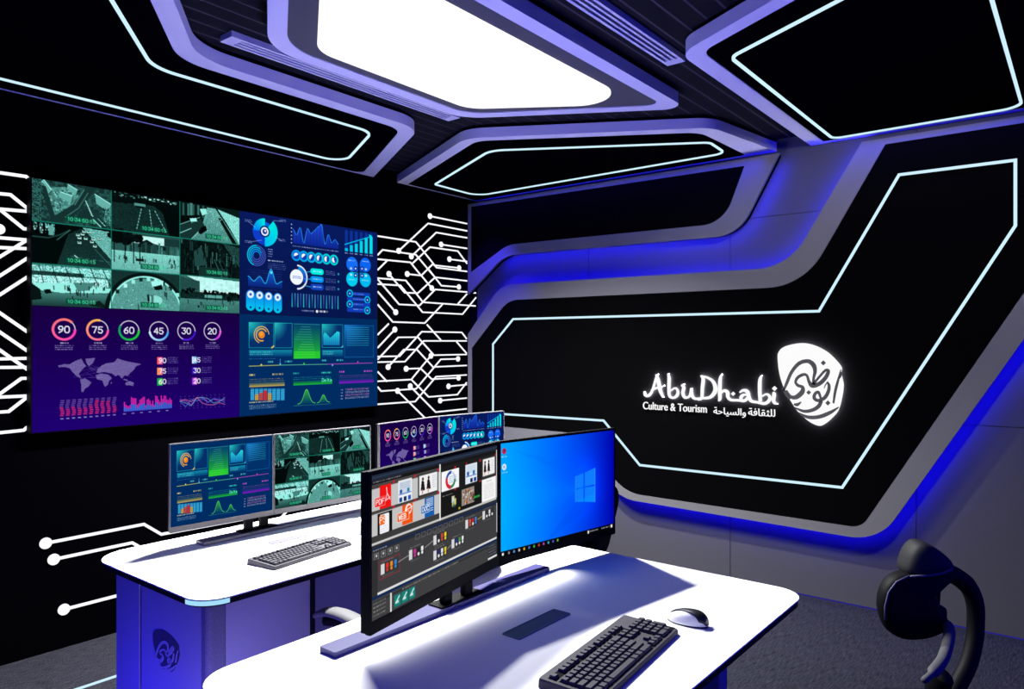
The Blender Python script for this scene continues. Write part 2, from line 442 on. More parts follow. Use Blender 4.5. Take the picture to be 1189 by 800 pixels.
def es(*pts): stroke(bm, [(*em(p[0], p[1]), p[2] * s_em) for p in pts], T_wall_r, YS - 0.003, YS - 0.0005)
es((138, 445, 16), (165, 380, 24), (205, 290, 26), (265, 222, 30), (335, 204, 32), (380, 235, 36), (393, 285, 28), (382, 340, 20), (378, 392, 20))
es((378, 392, 22), (420, 340, 18), (475, 280, 20), (500, 285, 26), (480, 335, 30), (430, 385, 32), (372, 402, 36), (345, 370, 24), (328, 322, 20), (300, 312, 24), (255, 335, 24), (236, 372, 20), (255, 400, 24), (292, 415, 26), (288, 455, 38), (240, 495, 36), (195, 490, 26), (160, 440, 16))
es((440, 505, 16), (420, 455, 22), (392, 470, 24), (388, 505, 26), (420, 522, 26), (470, 500, 28), (500, 450, 26), (506, 400, 22), (490, 372, 12))
es((445, 525, 26), (420, 570, 30), (370, 600, 28), (300, 608, 24), (220, 575, 8))
es((500, 366, 4), (478, 395, 8), (466, 425, 4))
es((258, 618, 6), (330, 655, 26), (420, 655, 30), (510, 622, 28), (585, 575, 8))
es((602, 270, 6), (576, 370, 18), (556, 450, 20), (542, 545, 14))
es((604, 290, 10), (600, 325, 12), (585, 350, 4))
es((222, 552, 14), (250, 555, 26), (282, 532, 6))
es((132, 420, 20), (160, 470, 20), (190, 512, 16))
for (x, y, r) in ((460, 218, 21), (342, 457, 19), (497, 542, 21)):
    prism(bm, [[em(x - r, y), em(x, y - r), em(x + r, y), em(x, y + r)]], YS - 0.003, YS - 0.0005, T_wall_r)
o = obj('calligraphy', bm, 'sign_dark', emb); o['label'] = 'dark cut calligraphy strokes'
bm = bmesh.new()
back = bmesh.new()
def ls(*pts):
    stroke(bm, [(*le(p[0], p[1]), p[2] * s_le) for p in pts], T_wall_r, YS, YS + 0.010)
    stroke(back, [(*le(p[0], p[1]), p[2] * s_le * 0.5) for p in pts], T_wall_r, YP - 0.010, YP - 0.006, 2)
ls((117, 316, 6), (122, 334, 13), (140, 336, 14), (158, 310, 11), (176, 250, 10), (184, 232, 6)); ls((176, 232, 8), (186, 262, 18), (196, 310, 18), (210, 344, 10))
ls((152, 312, 8), (176, 300, 11), (200, 296, 9), (216, 286, 4))
ls((234, 228, 5), (240, 250, 15), (239, 300, 15), (242, 338, 13), (262, 348, 11), (280, 334, 14), (282, 312, 11), (268, 300, 8), (242, 318, 6))
ls((300, 284, 5), (312, 296, 14), (308, 325, 15), (318, 346, 13), (340, 340, 10), (350, 304, 12)); ls((350, 300, 12), (353, 335, 15), (368, 352, 12), (400, 350, 11), (440, 346, 14), (464, 322, 18), (468, 296, 18), (455, 266, 13), (428, 248, 10), (396, 240, 8))
ls((302, 292, 10), (308, 286, 12), (313, 280, 6))
ls((398, 238, 8), (408, 256, 15), (404, 300, 15), (400, 350, 12), (380, 356, 8))
ls((500, 232, 6), (492, 256, 14), (490, 310, 16), (490, 352, 14), (484, 364, 5)); ls((494, 326, 8), (512, 312, 12), (528, 322, 16), (530, 344, 14), (545, 358, 12), (580, 360, 11), (612, 362, 13), (630, 345, 12))
ls((588, 322, 6), (606, 311, 12), (626, 318, 16), (634, 345, 15), (646, 364, 13), (676, 370, 11), (712, 376, 13), (734, 360, 14), (736, 342, 12), (720, 330, 9), (696, 342, 6))
ls((632, 334, 5), (606, 334, 12), (594, 348, 13), (602, 362, 11), (622, 358, 8))
ls((696, 238, 6), (688, 262, 14), (687, 320, 15), (690, 366, 14))
ls((752, 320, 6), (758, 330, 15), (755, 360, 14), (762, 374, 12), (775, 378, 4))
for x, y, r in ((556, 328, 10), (760, 302, 12)): prism(bm, [[le(x - r, y), le(x, y - r), le(x + r, y), le(x, y + r)]], YS, YS + 0.010, T_wall_r)
obj('lettering', bm, 'sign', sign)
def sign_text(name, body, p0, p1, hpx):
    """flat text stretched to run from p0 to p1 (baseline ends, photo pixels) on the sign plane"""
    cu = bpy.data.curves.new(name, 'FONT'); cu.body = body; cu.offset = 0.0
    tmp = bpy.data.objects.new('text_source', cu); C.objects.link(tmp); bpy.context.view_layer.update()
    me = bpy.data.meshes.new_from_object(tmp.evaluated_get(bpy.context.evaluated_depsgraph_get()))
    C.objects.unlink(tmp); bpy.data.objects.remove(tmp)
    vx = [v.co.x for v in me.vertices]; vy = [v.co.y for v in me.vertices]
    a = on_y(*p0, YS); b = on_y(*p1, YS); top = on_y(p0[0], p0[1] - hpx, YS)
    sx = (b[0] - a[0]) / (max(vx) - min(vx)); sz = (top[1] - a[1]) / (max(vy) - 0.0)
    x0 = min(vx)
    for v in me.vertices:
        v.co = (a[0] + (v.co.x - x0) * sx, YS, a[1] + v.co.y * sz)
    bm = bmesh.new(); bm.from_mesh(me); bpy.data.meshes.remove(me)
    r = bmesh.ops.extrude_face_region(bm, geom=bm.faces[:])
    bmesh.ops.translate(bm, verts=[g for g in r['geom'] if isinstance(g, bmesh.types.BMVert)], vec=(0, 0.008, 0))
    return obj(name, bm, 'sign', sign)
sign_text('tagline', 'Culture & Tourism', (746.4, 475), (820.3, 478.8), 8.6)
w1 = "\ufedf\ufee0\ufe9c\ufed8\ufe8e\ufed3\ufe94"; w2 = "\ufeed\ufe8d\ufedf\ufeb4\ufef4\ufe8e\ufea3\ufe94"
sign_text('arabic_tagline', w2[::-1], (828.3, 480.5), (865.6, 482.1), 8.0)
sign_text('arabic_tagline', w1[::-1], (868.6, 482.2), (899.8, 483.5), 8.6)
bm = back; upright(bm, grow(egg, -0.008), YP - 0.010, YP - 0.003, T_wall_r)
obj('backlight', bm, 'halo', sign)

# ------------------------------------------------------------------ painted screens: colours sampled on a fine grid
FONT = {  # strokes on a 4 x 6 grid
 '0': [[(1, 0), (3, 0), (4, 1.5), (4, 4.5), (3, 6), (1, 6), (0, 4.5), (0, 1.5), (1, 0)]],
 '1': [[(1, 1.2), (2.4, 0), (2.4, 6)]],
 '2': [[(0, 1.3), (1, 0), (3, 0), (4, 1.2), (3.8, 2.4), (0, 6), (4, 6)]],
 '3': [[(0, 0), (4, 0), (2, 2.4), (3.4, 2.8), (4, 4.2), (3, 6), (1, 6), (0, 5)]],
 '4': [[(3, 6), (3, 0), (0, 4.2), (4, 4.2)]],
 '5': [[(3.8, 0), (0.6, 0), (0.3, 2.6), (2.6, 2.3), (4, 4), (3, 6), (1, 6), (0, 5)]],
 '6': [[(3.4, 0), (1, 1.6), (0, 4), (1, 6), (3, 6), (4, 4.4), (3, 2.8), (1, 2.8), (0, 4)]],
 '7': [[(0, 0), (4, 0), (1.6, 6)]],
 '9': [[(0.6, 6), (3, 4.4), (4, 2), (3, 0), (1, 0), (0, 1.6), (1, 3.2), (3, 3.2), (4, 2)]],
 ':': [[(2, 1.6), (2, 2.0)], [(2, 4.2), (2, 4.6)]],
 'P': [[(0, 6), (0, 0), (3, 0), (4, 1.4), (3, 3), (0, 3)]], 'D': [[(0, 0), (2.5, 0), (4, 1.6), (4, 4.4), (2.5, 6), (0, 6), (0, 0)]],
 'F': [[(0, 6), (0, 0), (4, 0)], [(0, 3), (3, 3)]], 'W': [[(0, 0), (1, 6), (2, 1.5), (3, 6), (4, 0)]],
 'E': [[(4, 0), (0, 0), (0, 6), (4, 6)], [(0, 3), (3, 3)]], 'B': [[(0, 0), (0, 6), (3, 6), (4, 4.6), (3, 3), (0, 3), (3, 3), (3.7, 1.5), (3, 0), (0, 0)]],
 'O': [[(1, 0), (3, 0), (4, 1.5), (4, 4.5), (3, 6), (1, 6), (0, 4.5), (0, 1.5), (1, 0)]],
 'C': [[(4, 1), (3, 0), (1, 0), (0, 1.5), (0, 4.5), (1, 6), (3, 6), (4, 5)]],
 'S': [[(4, 0.8), (3, 0), (1, 0), (0, 1.5), (1, 2.8), (3, 3.2), (4, 4.5), (3, 6), (1, 6), (0, 5.2)]],
 'L': [[(0, 0), (0, 6), (4, 6)]], 'T': [[(0, 0), (4, 0)], [(2, 0), (2, 6)]], 'A': [[(0, 6), (2, 0), (4, 6)], [(0.8, 4), (3.2, 4)]],
 'e': [[(0, 4), (4, 4), (3.4, 2.4), (1, 2.2), (0, 4), (1, 6), (3.6, 5.6)]], 'l': [[(2, 0), (2, 6)]], 't': [[(2, 0.5), (2, 5.5), (3.5, 6)], [(0.6, 2.2), (3.6, 2.2)]],
 'a': [[(0.6, 2.3), (3, 2.2), (3.8, 3.2), (3.8, 6)], [(3.8, 4), (1, 4), (0.2, 5), (1, 6), (3.8, 5.2)]],
 'o': [[(1, 2.2), (3, 2.2), (4, 4), (3, 6), (1, 6), (0, 4), (1, 2.2)]], 'r': [[(0.5, 6), (0.5, 2.2)], [(0.5, 3.6), (2, 2.2), (3.4, 2.4)]],
 'm': [[(0, 6), (0, 2.2), (2, 2.4), (2, 6), (2, 2.4), (4, 2.6), (4, 6)]],
}
class Pt:
    def __init__(s, w, h, res, bg):
        s.w, s.h, s.res = w, h, res
        s.n, s.m = int(w * res), int(h * res)
        xs = (np.arange(s.n) + 0.5) / res; ys = (np.arange(s.m) + 0.5) / res
        s.X, s.Y = np.meshgrid(xs, ys)
        s.A = np.ones((s.m, s.n, 3)) * (np.array(bg) / 255.0)
    def win(s, x0, y0, x1, y1, pad=1.5):
        a = max(0, int((x0 - pad) * s.res)); b = min(s.n, int((x1 + pad) * s.res) + 1)
        c = max(0, int((y0 - pad) * s.res)); d = min(s.m, int((y1 + pad) * s.res) + 1)
        return (slice(c, max(c, d)), slice(a, max(a, b)))
    def put(s, sl, al, col):
        col = np.array(col, float)
        if col.ndim == 1: col = col / 255.0
        s.A[sl] = s.A[sl] * (1 - al[..., None]) + col * al[..., None]
    def cov(s, d): return np.clip(0.5 - d * s.res, 0, 1)
    def rect(s, x0, y0, x1, y1, c, a=1.0, r=0.0, c2=None, horiz=False):
        sl = s.win(x0, y0, x1, y1); X, Y = s.X[sl], s.Y[sl]
        if X.size == 0: return
        dx = np.abs(X - (x0 + x1) / 2) - abs(x1 - x0) / 2 + r; dy = np.abs(Y - (y0 + y1) / 2) - abs(y1 - y0) / 2 + r
        d = np.hypot(np.maximum(dx, 0), np.maximum(dy, 0)) + np.minimum(np.maximum(dx, dy), 0) - r
        al = s.cov(d) * a
        if c2 is not None:
            t = np.clip(((X - x0) / (x1 - x0)) if horiz else ((Y - y0) / (y1 - y0)), 0, 1)[..., None]
            s.put(sl, al, (np.array(c) * (1 - t) + np.array(c2) * t) / 255.0)
        else: s.put(sl, al, c)
    def frame(s, x0, y0, x1, y1, w, c, a=1.0): s.line([(x0, y0), (x1, y0), (x1, y1), (x0, y1), (x0, y0)], w, c, a)
    def disc(s, cx, cy, r, c, a=1.0, sx=1.0):
        sl = s.win(cx - r * sx, cy - r, cx + r * sx, cy + r); d = np.hypot((s.X[sl] - cx) / sx, s.Y[sl] - cy) - r
        s.put(sl, s.cov(d) * a, c)
    def ring(s, cx, cy, r, w, c, a0=0, a1=360, a=1.0, c2=None):
        sl = s.win(cx - r - w, cy - r - w, cx + r + w, cy + r + w)
        dx, dy = s.X[sl] - cx, s.Y[sl] - cy
        al = s.cov(np.abs(np.hypot(dx, dy) - r) - w / 2) * a
        an = (np.degrees(np.arctan2(dx, -dy)) - a0) % 360             # clockwise from the top
        al = al * (an <= (a1 - a0))
        if c2 is not None:
            t = np.clip(an / max(1e-3, a1 - a0), 0, 1)[..., None]
            s.put(sl, al, (np.array(c) * (1 - t) + np.array(c2) * t) / 255.0)
        else: s.put(sl, al, c)
    def line(s, pts, w, c, a=1.0):
        xs = [p[0] for p in pts]; ys = [p[1] for p in pts]
        sl = s.win(min(xs) - w, min(ys) - w, max(xs) + w, max(ys) + w); X, Y = s.X[sl], s.Y[sl]
        if X.size == 0: return
        d = np.full(X.shape, 1e9)
        for (x0, y0), (x1, y1) in zip(pts, pts[1:]):
            dx, dy = x1 - x0, y1 - y0; L = dx * dx + dy * dy + 1e-12
            t = np.clip(((X - x0) * dx + (Y - y0) * dy) / L, 0, 1)
            d = np.minimum(d, np.hypot(X - x0 - t * dx, Y - y0 - t * dy))
        s.put(sl, s.cov(d - w / 2) * a, c)
    def poly(s, pts, c, a=1.0, c2=None):
        xs = [p[0] for p in pts]; ys = [p[1] for p in pts]
        sl = s.win(min(xs), min(ys), max(xs), max(ys)); X, Y = s.X[sl], s.Y[sl]
        if X.size == 0: return
        ins = np.zeros(X.shape, bool)
        for (x0, y0), (x1, y1) in zip(pts, pts[1:] + pts[:1]):
            if y0 == y1: continue
            ins ^= ((Y < max(y0, y1)) & (Y >= min(y0, y1))) & (X < (x1 - x0) * (Y - y0) / (y1 - y0) + x0)
        if c2 is not None:
            t = np.clip((Y - min(ys)) / (max(ys) - min(ys)), 0, 1)[..., None]
            s.put(sl, ins * a, (np.array(c) * (1 - t) + np.array(c2) * t) / 255.0)
        else: s.put(sl, ins * a, c)
    def text(s, body, x, y, h, c, w=None, a=1.0):
        k = h / 6.0; cx = x
        for ch in body:
            for st in FONT.get(ch, []): s.line([(cx + p[0] * k, y + p[1] * k) for p in st], w or h * 0.15, c, a)
            cx += k * (2.6 if ch in ':l' else 5.4)
        return cx
    def fake(s, x0, y0, x1, rows, c, dy=3.0, h=1.2, a=0.8, seed=1):
        r = random.Random(seed)
        for k in range(rows):
            x = x0
            while x < x1 - 1:
                l = r.uniform(1, 5); s.rect(x, y0 + k * dy, min(x + l, x1), y0 + k * dy + h, c, a * r.uniform(0.5, 1)); x += l + r.uniform(0.6, 1.6)
    def noise(s, x0, y0, x1, y1, amp, cell=1.0):
        sl = s.win(x0, y0, x1, y1, 0); sh = s.X[sl].shape
        if sh[0] < 2 or sh[1] < 2: return
        k = max(1, int(cell * s.res)); g = RNG.rand(sh[0] // k + 2, sh[1] // k + 2)
        g = np.kron(g, np.ones((k, k)))[:sh[0], :sh[1]]
        s.A[sl] = np.clip(s.A[sl] * (1 + amp * (g - 0.5) * 2)[..., None], 0, 1)
    def mesh(s, name):
        n, m = s.n, s.m
        co = np.zeros((m, n, 3), np.float32)
        co[..., 0] = np.linspace(0, 1, n)[None, :]; co[..., 2] = np.linspace(1, 0, m)[:, None]
        me = bpy.data.meshes.new(name)
        idx = np.arange(m * n).reshape(m, n)
        q = np.stack([idx[:-1, :-1], idx[1:, :-1], idx[1:, 1:], idx[:-1, 1:]], -1).reshape(-1, 4).astype(np.int32)
        nq = len(q)
        me.vertices.add(m * n); me.vertices.foreach_set('co', co.ravel())
        me.loops.add(nq * 4); me.loops.foreach_set('vertex_index', q.ravel())
        me.polygons.add(nq); me.polygons.foreach_set('loop_start', np.arange(0, nq * 4, 4, dtype=np.int32))
        me.update(calc_edges=True)
        at = me.color_attributes.new('picture', 'FLOAT_COLOR', 'POINT')
        A = np.clip(s.A, 0, 1); Lc = np.where(A <= 0.04045, A / 12.92, ((A + 0.055) / 1.055) ** 2.4)
        buf = np.ones((m * n, 4), np.float32); buf[:, :3] = Lc.reshape(-1, 3)
        at.data.foreach_set('color', buf.ravel())
        me.materials.append(SCREEN_MAT)
        return me
SCREEN_MAT = bpy.data.materials.new('lit_screen'); SCREEN_MAT.use_nodes = True
nt = SCREEN_MAT.node_tree; nt.nodes.remove(nt.nodes['Principled BSDF'])
e = nt.nodes.new('ShaderNodeEmission'); va = nt.nodes.new('ShaderNodeAttribute'); va.attribute_name = 'picture'
nt.links.new(va.outputs['Color'], e.inputs['Color']); nt.links.new(e.outputs[0], nt.nodes['Material Output'].inputs['Surface'])
SCREEN_MAT.cycles.emission_sampling = 'NONE'

VY0, VY1, VZ0, VZ1 = 1.270, 3.362, 1.063, 2.253
VYM, VZM = (VY0 + VY1) / 2 + 0.01, 1.658
UW, UH, RES = 320, 182, 1.35
def q_map(y0, y1, z0, z1, ox, oy, sc):
    def f(cx, cy):
        y, z = on_x(ox + cx / sc, oy + cy / sc, XV)
        return ((y - y0) / (y1 - y0) * UW, (z1 - z) / (z1 - z0) * UH)
    return f
def TEAL(g):
    g = g + 0.42 * max(0, g - 0.42)
    return (255 * min(0.80, 0.62 * g ** 1.3), 255 * min(0.98, 0.98 * g), 255 * min(0.95, 0.93 * g))

# ---- surveillance tiles
def paint_cctv():
    P = Pt(UW, UH, RES, (10, 18, 18)); tw, th = UW / 3, UH / 3
    rr = random.Random(3)
    def tile(i, j):
        ox, oy = i * tw, j * th
        t = lambda x, y: (ox + x * tw / 100, oy + y * th / 60)
        R = lambda x0, y0, x1, y1, g, a=1.0, g2=None: P.rect(*t(x0, y0), *t(x1, y1), TEAL(g), a, 0, None if g2 is None else TEAL(g2))
        Lf = lambda pts, w, g, a=1.0: P.line([t(*p) for p in pts], w, TEAL(g), a)
        G = lambda pts, g, a=1.0, g2=None: P.poly([t(*p) for p in pts], TEAL(g), a, None if g2 is None else TEAL(g2))
        D = lambda x, y, r, g, a=1.0: P.disc(*t(x, y), r, TEAL(g), a)
        N = lambda x0, y0, x1, y1, amp, c=1.0: P.noise(*t(x0, y0), *t(x1, y1), amp, c)
        def people(n, x0, y0, x1, y1, hgt=3.5, g=0.05):
            for _ in range(n):
                x, y = rr.uniform(x0, x1), rr.uniform(y0, y1); hh = hgt * rr.uniform(0.7, 1.4)
                Lf([(x, y), (x + rr.uniform(-0.6, 0.6), y + hh)], 1.2, g); D(x, y - 0.8, 0.7, g)
        return t, R, Lf, G, D, N, people
    def trees(D, pts, r, g, k=9):
        for x, y in pts:
            for _ in range(k): D(x + rr.uniform(-r, r) * 1.6, y + rr.uniform(-r, r), rr.uniform(0.7, 1.7) * r * 0.5, g * rr.uniform(0.4, 1.5))
    t, R, Lf, G, D, N, people = tile(0, 0)                                          # aerial view of a junction
    R(0, 0, 100, 60, 0.26); N(0, 0, 100, 60, 0.35, 4)
    G([(16, 12), (40, 6), (58, 16), (50, 34), (28, 50), (22, 42)], 0.52); N(16, 8, 56, 48, 0.2, 3)
    for _ in range(70): D(rr.uniform(20, 50), rr.uniform(12, 42), rr.uniform(0.5, 1.1), rr.choice((0.1, 0.75, 0.15)))
    for pts in ([(14, 0), (24, 14), (20, 20), (8, 6)], [(34, 14), (50, 18), (48, 28), (32, 22)], [(78, 10), (100, 22), (98, 34), (80, 24)], [(44, 2), (56, 8), (54, 16), (42, 8)]):
        G(pts, 0.62); Lf([pts[0], pts[1]], 1.2, 0.85); Lf([pts[1], pts[2]], 1.0, 0.2)
    Lf([(14, 12), (26, 56)], 7, 0.2); Lf([(76, -4), (54, 34), (26, 58)], 12, 0.2); Lf([(68, 34), (100, 62)], 10, 0.22); G([(58, 38), (70, 34), (74, 50), (52, 52)], 0.20)
    Lf([(64, 6), (52, 30)], 0.8, 0.6); Lf([(69, 10), (57, 34), (40, 50)], 0.7, 0.55)
    for k in range(7): Lf([(66 + k * 1.2, 22 + k * 3.2), (67 + k * 1.4, 24 + k * 3.2)], 1.2, 0.9)
    Lf([(76, 48), (86, 58)], 1.2, 0.8); Lf([(82, 46), (92, 56)], 0.9, 0.7); G([(92, 30), (100, 26), (100, 56), (90, 48)], 0.45); N(88, 28, 100, 58, 0.6, 2)
    R(0, 0, 12, 58, 0.34, 0.6); N(0, 0, 14, 58, 0.6, 2.0)
    t, R, Lf, G, D, N, people = tile(1, 0)                                          # night road
    R(0, 0, 100, 60, 0.05); G([(0, 18), (60, 14), (100, 44), (100, 60), (0, 60)], 0.17); G([(70, 12), (100, 14), (100, 60), (84, 60)], 0.04)
    for _ in range(70): R(*(lambda x, y: (x, y, x + rr.uniform(1, 5), y + rr.uniform(0.6, 2.4)))(rr.uniform(0, 96), rr.uniform(0, 7)), rr.choice((0.1, 0.5, 0.9, 0.3, 0.03)))
    G([(0, 8), (100, 8), (100, 15), (0, 14)], 0.05); N(0, 0, 100, 60, 0.25, 1.5)
    R(32, 14, 48, 18, 0.55); R(34, 18, 46, 21, 0.08)
    for x0, x1 in ((42, 35), (54, 58), (62, 80)):
        for k in range(7):
            a, b = k / 7, (k + 0.5) / 7; Lf([(x0 + (x1 - x0) * a, 22 + 34 * a), (x0 + (x1 - x0) * b, 22 + 34 * b)], 1.0, 0.75)
    t, R, Lf, G, D, N, people = tile(2, 0)                                          # bright motorway
    R(0, 0, 100, 60, 0.10); G([(44, 4), (58, 4), (100, 60), (20, 60), (36, 34)], 0.62, 1, 0.5); G([(62, 4), (100, 14), (100, 60), (78, 26)], 0.75); N(0, 0, 100, 60, 0.25, 1.2)
    G([(62, 18), (68, 18), (96, 60), (88, 60)], 0.06); G([(0, 40), (34, 24), (40, 34), (18, 60), (0, 60)], 0.2)
    for k in range(5): R(4 + k * 8, 2, 7 + k * 8, 22, 0.35 + 0.1 * (k % 2))
    R(16, 0, 20, 26, 0.5); G([(0, 24), (30, 18), (34, 24), (0, 36)], 0.04)
    Lf([(0, 38), (32, 22)], 0.9, 0.7); Lf([(0, 52), (18, 42)], 1.0, 0.8); Lf([(18, 60), (30, 46)], 1.0, 0.8)
    G([(16, 26), (26, 24), (28, 30), (18, 33)], 0.85); Lf([(17, 32), (27, 30)], 1.4, 0.05)
    G([(34, 38), (42, 34), (44, 42), (34, 50), (29, 48)], 0.03); G([(32, 8), (42, 6), (44, 14), (36, 18)], 0.8)
    for _ in range(16): D(rr.uniform(44, 72), rr.uniform(8, 56), 0.7, 0.95)
    t, R, Lf, G, D, N, people = tile(0, 1)                                          # traffic under a bridge
    R(0, 0, 100, 60, 0.04); G([(30, 60), (44, 14), (60, 4), (100, 10), (100, 60)], 0.16, 1, 0.2); G([(62, 2), (100, 4), (100, 46)], 0.62); N(40, 0, 100, 60, 0.3, 1.3)
    for k in range(4): R(2 + k * 7, 2, 6 + k * 7, 12 + 4 * (k % 2), 0.55); N(0, 0, 30, 16, 0.9, 2)
    R(20, 4, 26, 18, 0.6); Lf([(0, 22), (20, 22), (34, 16), (46, 8)], 1.6, 0.28)
    for x, y in ((56, 14), (62, 12), (58, 18), (58, 25), (66, 18), (74, 22), (78, 28), (76, 18), (84, 16), (64, 8), (70, 8)):
        R(x - 2.2, y - 2, x + 2.4, y + 2, 0.92); R(x - 2.2, y + 1.2, x + 2.4, y + 2.4, 0.05); R(x - 1.5, y - 1.8, x + 1.6, y - 0.4, 0.2)
    Lf([(78, 32), (100, 56)], 0.8, 0.45); Lf([(52, 44), (58, 49)], 1.3, 0.9)
    for k in range(6): Lf([(48 + k * 9, 46 + k * 0.6), (53 + k * 9, 46.4 + k * 0.6)], 0.8, 0.45)
    for k in range(8): Lf([(46 - k * 2, 8 + k * 2), (44 - k * 2, 10 + k * 2)], 0.7, 0.5)
    t, R, Lf, G, D, N, people = tile(1, 1)                                          # promenade and skyline
    R(0, 0, 100, 60, 0.30, 1, 0.4); R(30, 4, 76, 16, 0.95); G([(40, 14), (50, 9), (60, 14), (80, 18), (80, 24), (36, 22)], 0.12)
    for _ in range(34): 
        x = rr.uniform(18, 98); R(x, rr.uniform(12, 20), x + rr.uniform(2, 4), 32, rr.uniform(0.15, 0.5))
    R(0, 30, 100, 60, 0.72, 1, 0.62); N(0, 10, 100, 60, 0.18, 1.2)
    trees(D, ((4, 6), (14, 4), (24, 6), (34, 10), (10, 12), (22, 14)), 5, 0.06, 18)
    R(0, 0, 16, 18, 0.04); R(76, 4, 100, 16, 0.22)
    for x in (4, 19, 31, 40): Lf([(x, 14), (x, 48)], 1.5, 0.05)
    R(34, 40, 46, 44, 0.12); people(16, 4, 36, 98, 42); people(6, 80, 38, 98, 50, 5)
    Lf([(78, 52), (100, 46)], 0.8, 0.4)
    t, R, Lf, G, D, N, people = tile(2, 1)                                          # dark crowded station
    R(0, 0, 100, 60, 0.08); N(0, 0, 100, 60, 0.5, 2)
    for _ in range(60):
        x, y = rr.uniform(0, 98), rr.uniform(0, 44); R(x, y, x + rr.uniform(0.6, 2.6), y + rr.uniform(6, 22), rr.choice((0.02, 0.03, 0.22, 0.35, 0.5, 0.28)), 0.8)
    G([(22, 20), (34, 10), (44, 40), (24, 44)], 0.28); G([(70, 0), (100, 6), (100, 40)], 0.32, 0.7); N(66, 0, 100, 50, 0.6, 1.3)
    people(26, 4, 14, 96, 44, 6, 0.02); R(30, 44, 80, 60, 0.2, 0.9)
    for k in range(3): Lf([(56 + k * 7, 30), (70 + k * 8, 60)], 1.0, 0.45 - 0.1 * k)
    t, R, Lf, G, D, N, people = tile(0, 2)                                          # lit shopping arcade
    R(0, 0, 100, 60, 0.45); R(0, 2, 100, 14, 0.72); R(0, 10, 64, 16, 0.22); R(0, 16, 96, 28, 0.82); N(0, 0, 100, 30, 0.4, 2)
    for k in range(6): Lf([(8 + 16 * k, 0), (14 + 17 * k, 26)], 1.1, 0.15)
    G([(0, 28), (56, 24), (100, 30), (100, 36), (40, 40), (0, 36)], 0.8); G([(50, 24), (80, 22), (70, 34), (56, 36)], 0.5)
    G([(0, 42), (60, 38), (100, 40), (100, 60), (0, 60)], 0.5, 1, 0.22); G([(0, 28), (10, 36), (12, 50), (0, 52)], 0.08)
    G([(14, 36), (22, 35), (24, 41), (16, 42)], 0.06); people(14, 26, 28, 90, 46, 5); people(8, 60, 22, 96, 34, 4); G([(70, 56), (84, 48), (96, 60)], 0.12)
    t, R, Lf, G, D, N, people = tile(1, 2)                                          # round hall
    R(0, 0, 100, 60, 0.2); P.disc(*t(50, 62), 52, TEAL(0.56), 1.0, 1.12); N(0, 0, 100, 60, 0.12, 1.5)
    P.ring(*t(50, 64), 60, 7, TEAL(0.08), 270, 450); P.ring(*t(50, 62), 55, 2.5, TEAL(0.82), 272, 448)
    for k in range(9): R(6 + 11 * k, 8 + 0.25 * (k * 11 - 44) ** 2 / 22, 11 + 11 * k, 14 + 0.25 * (k * 11 - 44) ** 2 / 22, rr.choice((0.9, 0.15, 0.8)))
    G([(56, 14), (74, 12), (74, 20), (58, 22)], 0.85); G([(60, 22), (72, 18), (74, 26), (62, 28)], 0.06); P.disc(*t(62, 44), 8, TEAL(0.8), 0.8, 1.5)
    people(7, 48, 36, 60, 46, 8, 0.03); people(3, 74, 30, 80, 36, 7, 0.03); people(5, 76, 14, 90, 22, 4, 0.05); people(1, 37, 52, 38, 53, 9, 0.02)
    for _ in range(14): D(rr.uniform(8, 92), rr.uniform(20, 58), 0.7, 0.95)
    t, R, Lf, G, D, N, people = tile(2, 2)                                          # seafront with palms
    R(0, 0, 100, 60, 0.42); G([(10, 0), (100, 4), (100, 30), (32, 26), (32, 10)], 0.93); G([(0, 2), (32, 8), (32, 26), (0, 26)], 0.3); N(0, 0, 32, 28, 0.15, 1.2); N(34, 6, 100, 26, 0.08, 5)
    R(0, 26, 100, 38, 0.14); N(0, 24, 100, 40, 0.9, 1.4); R(40, 30, 70, 35, 0.6); R(0, 38, 100, 60, 0.5, 1, 0.42); N(0, 38, 100, 60, 0.2, 1.2)
    trees(D, ((8, 26), (20, 24), (44, 26), (58, 26), (70, 28), (84, 28), (94, 28), (84, 36)), 3, 0.06, 10)
    for x in (44, 58, 70, 84): Lf([(x, 28), (x, 40)], 1.0, 0.06)
    people(8, 4, 38, 96, 48, 4)
    D(30, 50, 1.8, 0.05)
    for i in range(3):
        for j in range(3):
            x, y = i * tw + tw * 0.41, j * th + th * 0.79
            P.rect(x, y, x + 29, y + 8.2, (4, 70, 52), 0.85); P.text('10:34:50:15', x + 2, y + 1.8, 4.6, (70, 225, 165), 0.8)
    for i in (1, 2): P.rect(i * tw - 0.6, 0, i * tw + 0.6, UH, (20, 120, 100))
    for j in (1, 2): P.rect(0, j * th - 0.8, UW, j * th + 0.6, (22, 130, 110))
    return P

